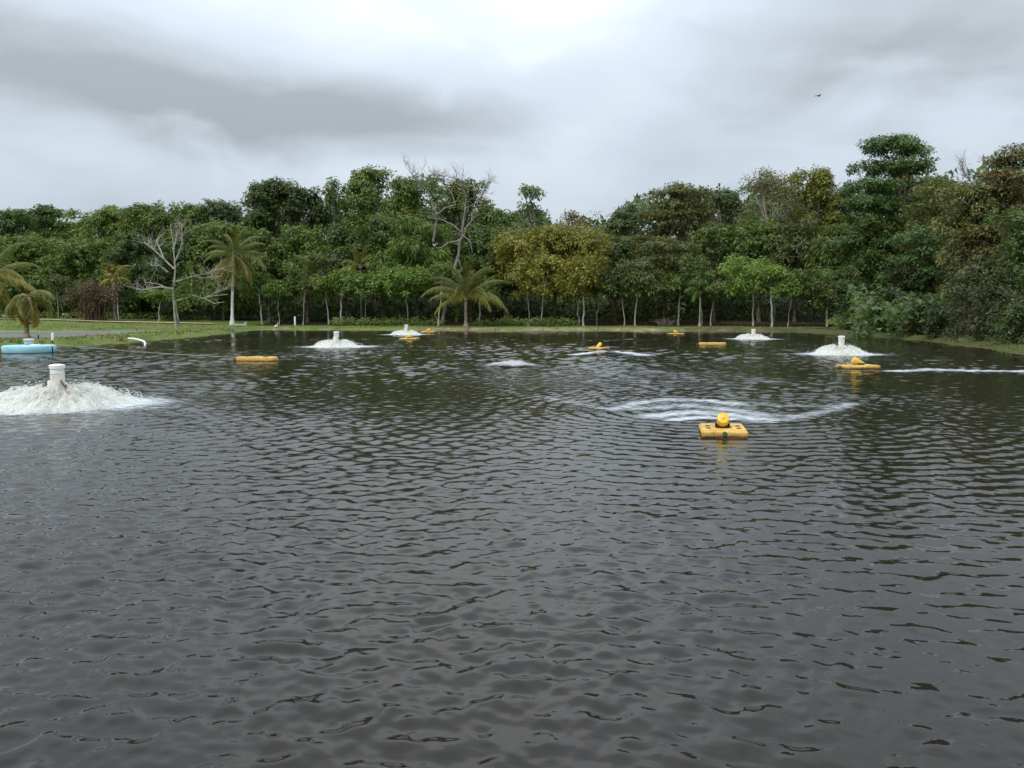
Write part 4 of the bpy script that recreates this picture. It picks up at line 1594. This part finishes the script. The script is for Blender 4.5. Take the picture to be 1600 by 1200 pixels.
def plain_float(label, px, py, yaw, L, W, Ht, mat, name='pontoon_float'):
    p = on_plane(px, py)
    root = empty(name, (p.x, p.y, 0.0), RAD(yaw))
    tag(root, label, 'float')
    mb = MB()
    n = 24
    prof = []
    # stadium-shaped slab with rounded edge
    ring = []
    for k in range(n):
        a = 2 * math.pi * k / n
        cx = (L - W) / 2 * (1 if math.cos(a) >= 0 else -1)
        ring.append((cx + math.cos(a) * W / 2, math.sin(a) * W / 2))
    lev = [(0.94, -0.06), (0.99, 0.0), (1.0, Ht * 0.35), (0.99, Ht * 0.75), (0.95, Ht * 0.95), (0.88, Ht)]
    vs, fs = [], []
    for s_, z in lev:
        for (x, y) in ring:
            vs.append((x * (1 - (1 - s_) * 0.6), y * s_, z))
    for j in range(len(lev) - 1):
        for k in range(n):
            l = (k + 1) % n
            fs.append((j * n + k, j * n + l, (j + 1) * n + l, (j + 1) * n + k))
    fs.append(tuple((len(lev) - 1) * n + k for k in range(n)))
    fs.append(tuple(range(n))[::-1])
    mb.add(vs, fs)
    mb.build('float_body', M[mat], root)
    b2 = MB()
    for x in (-L * 0.22, L * 0.22):
        b2.rbox((x, 0, Ht + 0.008), (0.10, W * 0.80, 0.02), 0.006, 1)
    b2.build('seam_strap', M['rust_dark'], root)
    e = MB()
    e.tube([(-L / 2 - 0.16, 0, Ht * 0.35), (-L / 2 + 0.05, 0, Ht * 0.4)], [0.05, 0.07], 8)
    e.build('mooring_eye', M['rust'], root)
    return root


plain_float('long yellow oblong float without a motor, left of centre', 402, 564, -3, 2.05, 0.80, 0.21, 'yellow')
plain_float('flat orange-yellow float without a motor, right of middle distance', 1113, 539.5, 2, 1.95, 0.8, 0.20, 'yellow')

# ------------------------------------------------------------------ blue disc float
p = on_plane(46, 551)
root = empty('blue_disc_float', (p.x, p.y, 0), 0)
tag(root, 'pale blue round disc float with a grey can on top, at the left bank', 'float')
mb = MB()
mb.lathe([(1.30, -0.15), (1.36, -0.02), (1.40, 0.05), (1.42, 0.34), (1.38, 0.41), (1.28, 0.44), (0.5, 0.455)], 56)
f = mb.build('disc_body', M['blue'], root)
mb = MB()
mb.lathe([(1.405, -0.04), (1.425, -0.02), (1.425, 0.035), (1.41, 0.045)], 56)
mb.build('waterline_band', M['rust_dark'], f)
mb = MB()
mb.lathe([(0.24, 0.44), (0.25, 0.46), (0.25, 0.70), (0.28, 0.71), (0.28, 0.76), (0.25, 0.78)], 24)
mb.build('motor_can', M['grey_can'], root)
mb = MB()
mb.lathe([(0.285, 0.765), (0.29, 0.78), (0.27, 0.80), (0.10, 0.81)], 24)
mb.build('can_lid', M['white'], root)
mb = MB()
mb.rbox((0.62, -0.35, 0.475), (0.62, 0.34, 0.06), 0.02, 2)
mb.build('white_slab', M['white'], root)
mb = MB()
mb.tube([(1.425, -0.12, 0.05), (1.428, -0.12, 0.36)], 0.03, 6)
mb.build('side_strap', M['black'], root)


# ------------------------------------------------------------------ fountain aerators
def spray_mesh(n, R, Hs, seed, rin=0.28):
    """water thrown out of the aerator: streaks and drops along falling paths"""
    r = np.random.default_rng(seed)
    az = r.uniform(0, 2 * math.pi, n)
    jet = 0.72 + 0.55 * vnoise(az * 5.5 + seed, np.full(n, seed * 1.7))       # uneven jets round the circle
    reach = R * jet * r.uniform(0.45, 1.05, n)
    t = r.random(n) ** 0.75
    rr = rin + (reach - rin) * t
    apex = Hs * (0.60 + 0.60 * r.random(n)) * (0.6 + 0.5 * vnoise(az * 7 + 3, np.full(n, 2.2)))
    z = apex * (1 - ((t - 0.22) / 0.78) ** 2) * np.where(t < 0.22, 1 - 0.35 * ((0.22 - t) / 0.22) ** 2, 1)
    spl = r.random(n) < 0.05
    z = np.where(spl, z + r.random(n) * Hs * 0.35, z)
    vr = np.ones(n)
    vz = -2 * apex * (t - 0.22) / 0.6 / np.maximum(reach, 0.3)
    d = np.stack([np.cos(az) * vr, np.sin(az) * vr, vz], 1)
    d += r.normal(size=(n, 3)) * 0.35
    d /= np.linalg.norm(d, axis=1, keepdims=True)
    c = np.stack([np.cos(az) * rr, np.sin(az) * rr, np.maximum(z, 0.0) + 0.01], 1)
    a = np.cross(d, r.normal(size=(n, 3)))
    a /= np.linalg.norm(a, axis=1, keepdims=True)
    b_ = np.cross(d, a)
    L = (r.uniform(0.015, 0.075, (n, 1)))
    w = (r.uniform(0.005, 0.015, (n, 1)))
    v = np.stack([c - d * L, c + a * w, c + b_ * w, c - a * w, c - b_ * w, c + d * L], 1).reshape(-1, 3)
    k = np.arange(n)[:, None] * 6
    tri = np.array([(0, 2, 1), (0, 3, 2), (0, 4, 3), (0, 1, 4), (5, 1, 2), (5, 2, 3), (5, 3, 4), (5, 4, 1)])
    f = (k[:, :, None] + tri[None]).reshape(-1, 3)
    return np_mesh('spray', v, f, False)


def dome_mesh(R, Hs, seed, rin=0.20, lump=1.0):
    """skirt of falling water: fine ridges run outward along the jets"""
    na, nr = 220, 46
    a = np.linspace(0, 2 * math.pi, na, endpoint=False)
    t = np.linspace(0, 1, nr)
    A, Tt = np.meshgrid(a, t, indexing='ij')
    ca, sa = np.cos(A), np.sin(A)
    jet = 0.78 + 0.40 * vnoise(ca * 3.5 + seed, sa * 3.5 + 4)
    rr = rin + (R * 0.95 * jet - rin) * Tt
    z = Hs * 0.86 * (0.75 + 0.25 * np.minimum(1, Tt * 5)) * (1 - Tt ** 2.1)
    X, Y_ = ca * rr, sa * rr
    ridge = (vnoise(ca * 14 + 31, sa * 14 + Tt * 3) - 0.5) * 0.30 + (vnoise(ca * 30 + 3, sa * 30 + Tt * 5) - 0.5) * 0.22
    fine = (vnoise(X * 7, Y_ * 7) - 0.5) * 0.20 + (vnoise(X * 15, Y_ * 15) - 0.5) * 0.07
    z = np.maximum(z + (ridge + fine) * lump * Hs * np.minimum(1, (1.04 - Tt) * 4), -0.02)
    idx = np.arange(na * nr).reshape(na, nr)
    F_ = np.stack([idx[:, :-1], idx[:, 1:], np.roll(idx, -1, 0)[:, 1:], np.roll(idx, -1, 0)[:, :-1]], -1).reshape(-1, 4)
    st_ = np.stack([ca * 9, sa * 9, Tt * 2.2, np.ones_like(ca)], -1).reshape(-1, 4)
    return np_mesh('water_dome', np.stack([X, Y_, z], -1).reshape(-1, 3), F_, True,
                   {'streak': ('FLOAT_COLOR', st_), 'fall': ('FLOAT', Tt)})


def fountain(label, px, py, R, Hs, n, seed, can_h=1.06, detail=False):
    p = on_plane(px, py)
    root = empty('fountain_aerator', (p.x, p.y, 0))
    tag(root, label, 'aerator', 'white spraying fountain aerators on the pond')
    mb = MB()
    mb.lathe([(0.165, 0.25), (0.172, 0.30), (0.172, can_h - 0.24), (0.180, can_h - 0.235), (0.180, can_h - 0.205), (0.168, can_h - 0.20),
              (0.165, can_h - 0.10)], 26)
    mb.build('motor_housing', M['stained'], root)
    mb = MB()
    mb.lathe([(0.166, can_h - 0.105), (0.190, can_h - 0.10), (0.195, can_h - 0.02), (0.18, can_h), (0.08, can_h + 0.012)], 26)
    mb.build('housing_cap', M['white'], root)
    mb = MB()
    mb.rbox((-0.155, -0.10, 0.52), (0.09, 0.10, 0.30), 0.02, 2)
    mb.build('cable_box', M['stained'], root)
    for k in range(3):
        a = k * 2.094 + 3.6
        mb = MB()
        mb.tube([(0.14 * math.cos(a), 0.14 * math.sin(a), 0.68), (0.36 * math.cos(a), 0.36 * math.sin(a), Hs * 0.98),
                 (0.62 * math.cos(a), 0.62 * math.sin(a), 0.02)], [0.026, 0.024, 0.022], 6)
        mb.build('bracket_arm', M['rust'], root)
    mb = MB()
    mb.lathe([(0.50, -0.10), (0.62, -0.04), (0.64, 0.04), (0.56, 0.10), (0.30, 0.11)], 28)
    mb.build('float_ring', M['white'], root)
    o = link_mesh('water_dome', dome_mesh(R * 0.90, Hs * 0.78, seed, lump=0.8), M['spray'], root)
    tag(o, kind='stuff')
    o = link_mesh('spray_veil', dome_mesh(R * 1.06, Hs * 1.06, seed + 1, lump=1.3), M['veil'], root)
    tag(o, kind='stuff')
    o = link_mesh('spray', spray_mesh(n, R, Hs, seed), M['spray'], root)
    tag(o, kind='stuff')
    return root


fountain('nearest fountain aerator throwing a wide white mound of water, far left', *FOUNTS[0], 2.0, 0.50, 5400, 3, 1.08)
fountain('fountain aerator with white spray left of centre, beyond the long yellow float', *FOUNTS[1], 1.75, 0.45, 2100, 4, 1.03)
fountain('farthest fountain aerator beside two yellow floats, left of centre', *FOUNTS[2], 1.65, 0.43, 1500, 5, 1.0)
fountain('small far fountain aerator by the sandy bank, right of middle', *FOUNTS[3], 1.45, 0.42, 1500, 6, 0.85)
fountain('fountain aerator with white spray on the right, behind a yellow aerator', *FOUNTS[4], 1.60, 0.48, 2100, 7, 1.04)


# ------------------------------------------------------------------ foam lying on the water
def foam_sheet(label, x0, x1, y0, y1, step, dens, mat='foam', lift=0.018, cut=0.10, hump=None):
    xs, ys = np.arange(x0, x1, step), np.arange(y0, y1, step)
    X, Y_ = np.meshgrid(xs, ys)
    D = dens(X, Y_)
    Z = water_h(X, Y_) + lift
    if hump is not None:
        Z = Z + hump(X, Y_)
    idx = np.arange(X.size).reshape(X.shape)
    F_ = np.stack([idx[:-1, :-1], idx[:-1, 1:], idx[1:, 1:], idx[1:, :-1]], -1).reshape(-1, 4)
    F_ = F_[(D.ravel()[F_] > cut).any(1)]
    used = np.unique(F_)
    rm = np.full(X.size, -1, dtype=np.int64)
    rm[used] = np.arange(len(used))
    V_ = np.stack([X, Y_, Z], -1).reshape(-1, 3)[used]
    me_ = np_mesh('foam', V_, rm[F_], True, {'foam': ('FLOAT', D.ravel()[used])})
    return tag(link_mesh('foam', me_, M[mat]), label, kind='stuff')


def stroke_density(strokes):
    """strokes: (list of world xy, width, strength)"""
    def f(X, Y_):
        D = np.zeros_like(X)
        for pts, w, s_ in strokes:
            d = np.full(X.shape, 1e9)
            for a, b_ in zip(pts[:-1], pts[1:]):
                ex, ey = b_[0] - a[0], b_[1] - a[1]
                t = np.clip(((X - a[0]) * ex + (Y_ - a[1]) * ey) / (ex * ex + ey * ey + 1e-9), 0, 1)
                d = np.minimum(d, np.hypot(X - a[0] - ex * t, Y_ - a[1] - ey * t))
            D = np.maximum(D, s_ * np.exp(-(d / w) ** 2))
        return D
    return f


def wp(*pix):
    return [(on_plane(a, b_).x, on_plane(a, b_).y) for a, b_ in pix]


for i, ((px, py), R, lab) in enumerate(zip(FOUNTS, (1.95, 1.75, 1.65, 1.45, 1.6),
        ('broad white froth drifting round the nearest fountain', 'white froth ring round the fountain left of centre',
         'white froth ring round the farthest fountain', 'white froth ring round the far fountain right of middle',
         'white froth ring round the right-hand fountain'))):
    c = on_plane(px, py)

    def ringd(X, Y_, c=c, R=R, i=i):
        dx, dy = X - c.x, Y_ - c.y
        d = np.hypot(dx * (0.80 if i else 0.86), dy)
        a = np.arctan2(dy, dx)
        D = 0.72 * np.exp(-np.clip((d - R * 0.80) / (R * 0.62), 0, 9))
        return D * (0.65 + 0.6 * vnoise(a * 3 + i * 7, d * 0.6))
    foam_sheet(lab, c.x - R * 3.2, c.x + R * 3.2, c.y - R * 2.6, c.y + R * 2.6, 0.07 if i == 0 else 0.13, ringd)

st = [(wp((960, 641), (990, 632), (1040, 626), (1100, 627), (1150, 633)), 0.50, 0.50),
      (wp((1000, 640), (1070, 635), (1140, 642), (1190, 650)), 0.75, 0.46),
      (wp((1020, 652), (1080, 645), (1140, 650), (1200, 657)), 0.60, 0.55),
      (wp((1050, 658), (1095, 653), (1140, 656)), 0.35, 0.60),
      (wp((1150, 656), (1195, 661), (1235, 656), (1285, 645), (1330, 632)), 0.42, 0.44),
      (wp((1190, 648), (1230, 652), (1270, 648)), 0.35, 0.42),
      (wp((955, 642), (920, 635), (880, 627), (840, 620)), 0.45, 0.36),
      (wp((1150, 630), (1220, 636), (1300, 636)), 0.6, 0.36)]
ax = [p for s_ in st for p in s_[0]]
foam_sheet('swirling white streaks of froth behind the nearest yellow aerator', min(p[0] for p in ax) - 1, max(p[0] for p in ax) + 1,
           min(p[1] for p in ax) - 1, max(p[1] for p in ax) + 1, 0.07, stroke_density(st))
st = [(wp((1395, 581), (1450, 578.5), (1520, 580), (1610, 581)), 0.60, 0.58), (wp((1440, 577), (1500, 578)), 0.5, 0.5)]
ax = [p for s_ in st for p in s_[0]]
foam_sheet('long white froth streak right of the right-hand yellow aerator', min(p[0] for p in ax) - 1, max(p[0] for p in ax) + 1.5,
           min(p[1] for p in ax) - 1.5, max(p[1] for p in ax) + 1.5, 0.11, stroke_density(st))


def mound(px, py, rx, ry, h):
    c = on_plane(px, py)

    def f(X, Y_):
        return h * np.exp(-((X - c.x) / rx) ** 2 - ((Y_ - c.y) / ry) ** 2) * (0.7 + 0.6 * vnoise(X * 2.2, Y_ * 2.2))
    return c, f


c, hf = mound(955, 555, 1.5, 1.2, 0.20)
foam_sheet('churned white froth patch in front of the middle-distance aerator', c.x - 4, c.x + 5, c.y - 4, c.y + 4, 0.08,
           stroke_density([(wp((905, 555), (950, 554), (1000, 556)), 1.0, 0.62)]), hump=hf)
c, hf = mound(797, 572, 0.95, 0.8, 0.22)
foam_sheet('low pale hump of bubbling water near the pond middle', c.x - 3, c.x + 3, c.y - 3, c.y + 3, 0.06,
           lambda X, Y_: 0.9 * np.exp(-(((X - c.x) / 1.15) ** 2 + ((Y_ - c.y) / 1.0) ** 2) ** 1.5), mat='boil', hump=hf)

# ------------------------------------------------------------------ small things on the banks
def post(label, px, py, Y, w, h, mat, tilt=0.0, name='bank_post'):
    p = at_depth(px, py, Y)
    mb = MB()
    mb.lathe([(w * 0.5, -0.2), (w * 0.5, h * 0.96), (w * 0.42, h)], 12)
    o = mb.build(name, M[mat])
    o.location = (p.x, Y, gz(p.x, Y))
    o.rotation_euler = (0, tilt, 0)
    tag(o, label, 'post')


post('short white post leaning slightly behind the blue disc float', 82, 531, 59.5, 0.17, 0.50, 'white', 0.08)
post('short dark stake between the leaning palm and the white post', 60, 527, 63, 0.10, 0.30, 'black')
post('white post at the foot of the far-left-bank trees', 461, 503, 117, 0.26, 1.2, 'white')

# bent white pipe hanging over the water
a = on_plane(202, 529, 0.42)
b_ = on_plane(226, 538, 0.02)
mb = MB()
pp = [Vector((-29.0, 63.6, 0.40))]
c0 = on_plane(201, 529, 0.40)
c1 = on_plane(215, 531, 0.42)
c2 = on_plane(224, 534, 0.25)
c3 = on_plane(227, 537, -0.05)
ctrl = [at_depth(201, 529.0, 62.6), at_depth(209, 529.4, 62.0), at_depth(217, 531, 61.4), at_depth(224, 533.3, 60.9), at_depth(227, 536, 60.7), at_depth(226.5, 540, 60.6)]
mb.tube([q - ctrl[0] for q in ctrl], 0.075, 12)
o = mb.build('white_pipe', M['white'])
o.location = ctrl[0]
tag(o, 'bent white pipe reaching from the left bank down to the water', 'pipe')

# thin mooring rope between the blue disc and the long yellow float
A = on_plane(86, 546) + Vector((0, 0, 0.34))
Bp = on_plane(372, 564) + Vector((0, 0, 0.17))
mb = MB()
mb.tube([A.lerp(Bp, k / 30) - A - Vector((0, 0, 0.09 * math.sin(math.pi * k / 30))) for k in range(31)], 0.015, 6)
o = mb.build('mooring_rope', M['rope'])
o.location = A
tag(o, 'thin mooring rope from the blue disc to the long yellow float', 'rope')

# small pale boat drawn up on the far left bank
p = at_depth(376, 508, 112)
root = empty('small_boat', (p.x, 112, gz(p.x, 112)), RAD(8))
tag(root, 'small pale blue-white boat pulled up on the grass by the coconut palm', 'boat')
mb = MB()
n = 14
vs, fs = [], []
L = 1.5
for k in range(n + 1):
    t = k / n
    x = -L / 2 + L * t
    w = 0.36 * (math.sin(math.pi * (0.12 + 0.80 * t)) ** 0.6)
    sheer = 0.30 + 0.16 * t ** 3
    for (fy, z) in ((-1.0, sheer), (-0.8, 0.10), (0, 0.02), (0.8, 0.10), (1.0, sheer), (0.88, sheer - 0.02), (0.68, 0.13), (0, 0.07), (-0.68, 0.13), (-0.88, sheer - 0.02)):
        vs.append((x, fy * w, z))
for k in range(n):
    for j in range(10):
        l = (j + 1) % 10
        fs.append((k * 10 + j, k * 10 + l, (k + 1) * 10 + l, (k + 1) * 10 + j))
fs.append(tuple(range(10))[::-1])
fs.append(tuple(n * 10 + j for j in range(10)))
mb.add(vs, fs)
mb.build('hull', M['bluewhite'], root)
mb = MB()
mb.rbox((0.05, 0, 0.24), (0.18, 0.62, 0.03), 0.005, 1)
mb.build('thwart', M['concrete'], root)
mb = MB()
mb.rbox((0.66, 0, 0.42), (0.20, 0.34, 0.32), 0.03, 2)
mb.build('stern_box', M['grey_can'], root)


# egret
def egret(px, py, Y):
    p = at_depth(px, py, Y)
    g = max(gz(p.x, Y), 0.0)
    root = empty('egret', (p.x, Y, g), RAD(20))
    tag(root, 'white egret standing at the water edge on the far left bank', 'bird')
    mb = MB()
    body = [(-0.30, 0, 0.40), (-0.20, 0, 0.46), (-0.05, 0, 0.54), (0.08, 0, 0.60), (0.14, 0, 0.68), (0.13, 0, 0.78), (0.10, 0, 0.86), (0.13, 0, 0.93), (0.19, 0, 0.94)]
    mb.tube(body, [0.015, 0.07, 0.115, 0.09, 0.045, 0.03, 0.028, 0.036, 0.02], 10)
    mb.build('body', M['feather'], root)
    mb = MB()
    mb.tube([(0.19, 0, 0.94), (0.31, 0, 0.92)], [0.014, 0.003], 6)
    mb.build('beak', M['beak'], root)
    for s_ in (-1, 1):
        mb = MB()
        mb.tube([(-0.02, 0.04 * s_, 0.48), (0.01, 0.045 * s_, 0.24), (-0.01, 0.045 * s_, 0.0), (0.08, 0.05 * s_, 0.0)], [0.016, 0.009, 0.009, 0.006], 5)
        mb.build('leg', M['dark_bird'], root)


egret(432, 515, 103.5)

# bird in flight
p = at_depth(1279, 150, 70)
root = empty('flying_bird', p, RAD(25))
tag(root, 'small dark bird gliding in the sky above the right trees', 'bird')
mb = MB()
mb.tube([(-0.20, 0, 0.0), (-0.10, 0, 0.0), (0.0, 0, 0.01), (0.12, 0, 0.01), (0.19, 0, 0.02)], [0.02, 0.04, 0.05, 0.04, 0.01], 8)
mb.build('body', M['dark_bird'], root)
for s_ in (-1, 1):
    mb = MB()
    v = [(0.08, 0.02 * s_, 0.02), (-0.08, 0.02 * s_, 0.02), (0.05, 0.22 * s_, 0.09), (-0.07, 0.22 * s_, 0.085), (-0.06, 0.42 * s_, 0.05), (-0.10, 0.40 * s_, 0.045)]
    v2 = [(x, y, z - 0.012) for x, y, z in v]
    mb.add(v + v2, [(0, 2, 3, 1), (2, 4, 5, 3), (6, 7, 9, 8), (8, 9, 11, 10), (0, 6, 8, 2), (2, 8, 10, 4), (4, 10, 11, 5), (5, 11, 9, 3), (3, 9, 7, 1)])
    mb.build('wing', M['dark_bird'], root)
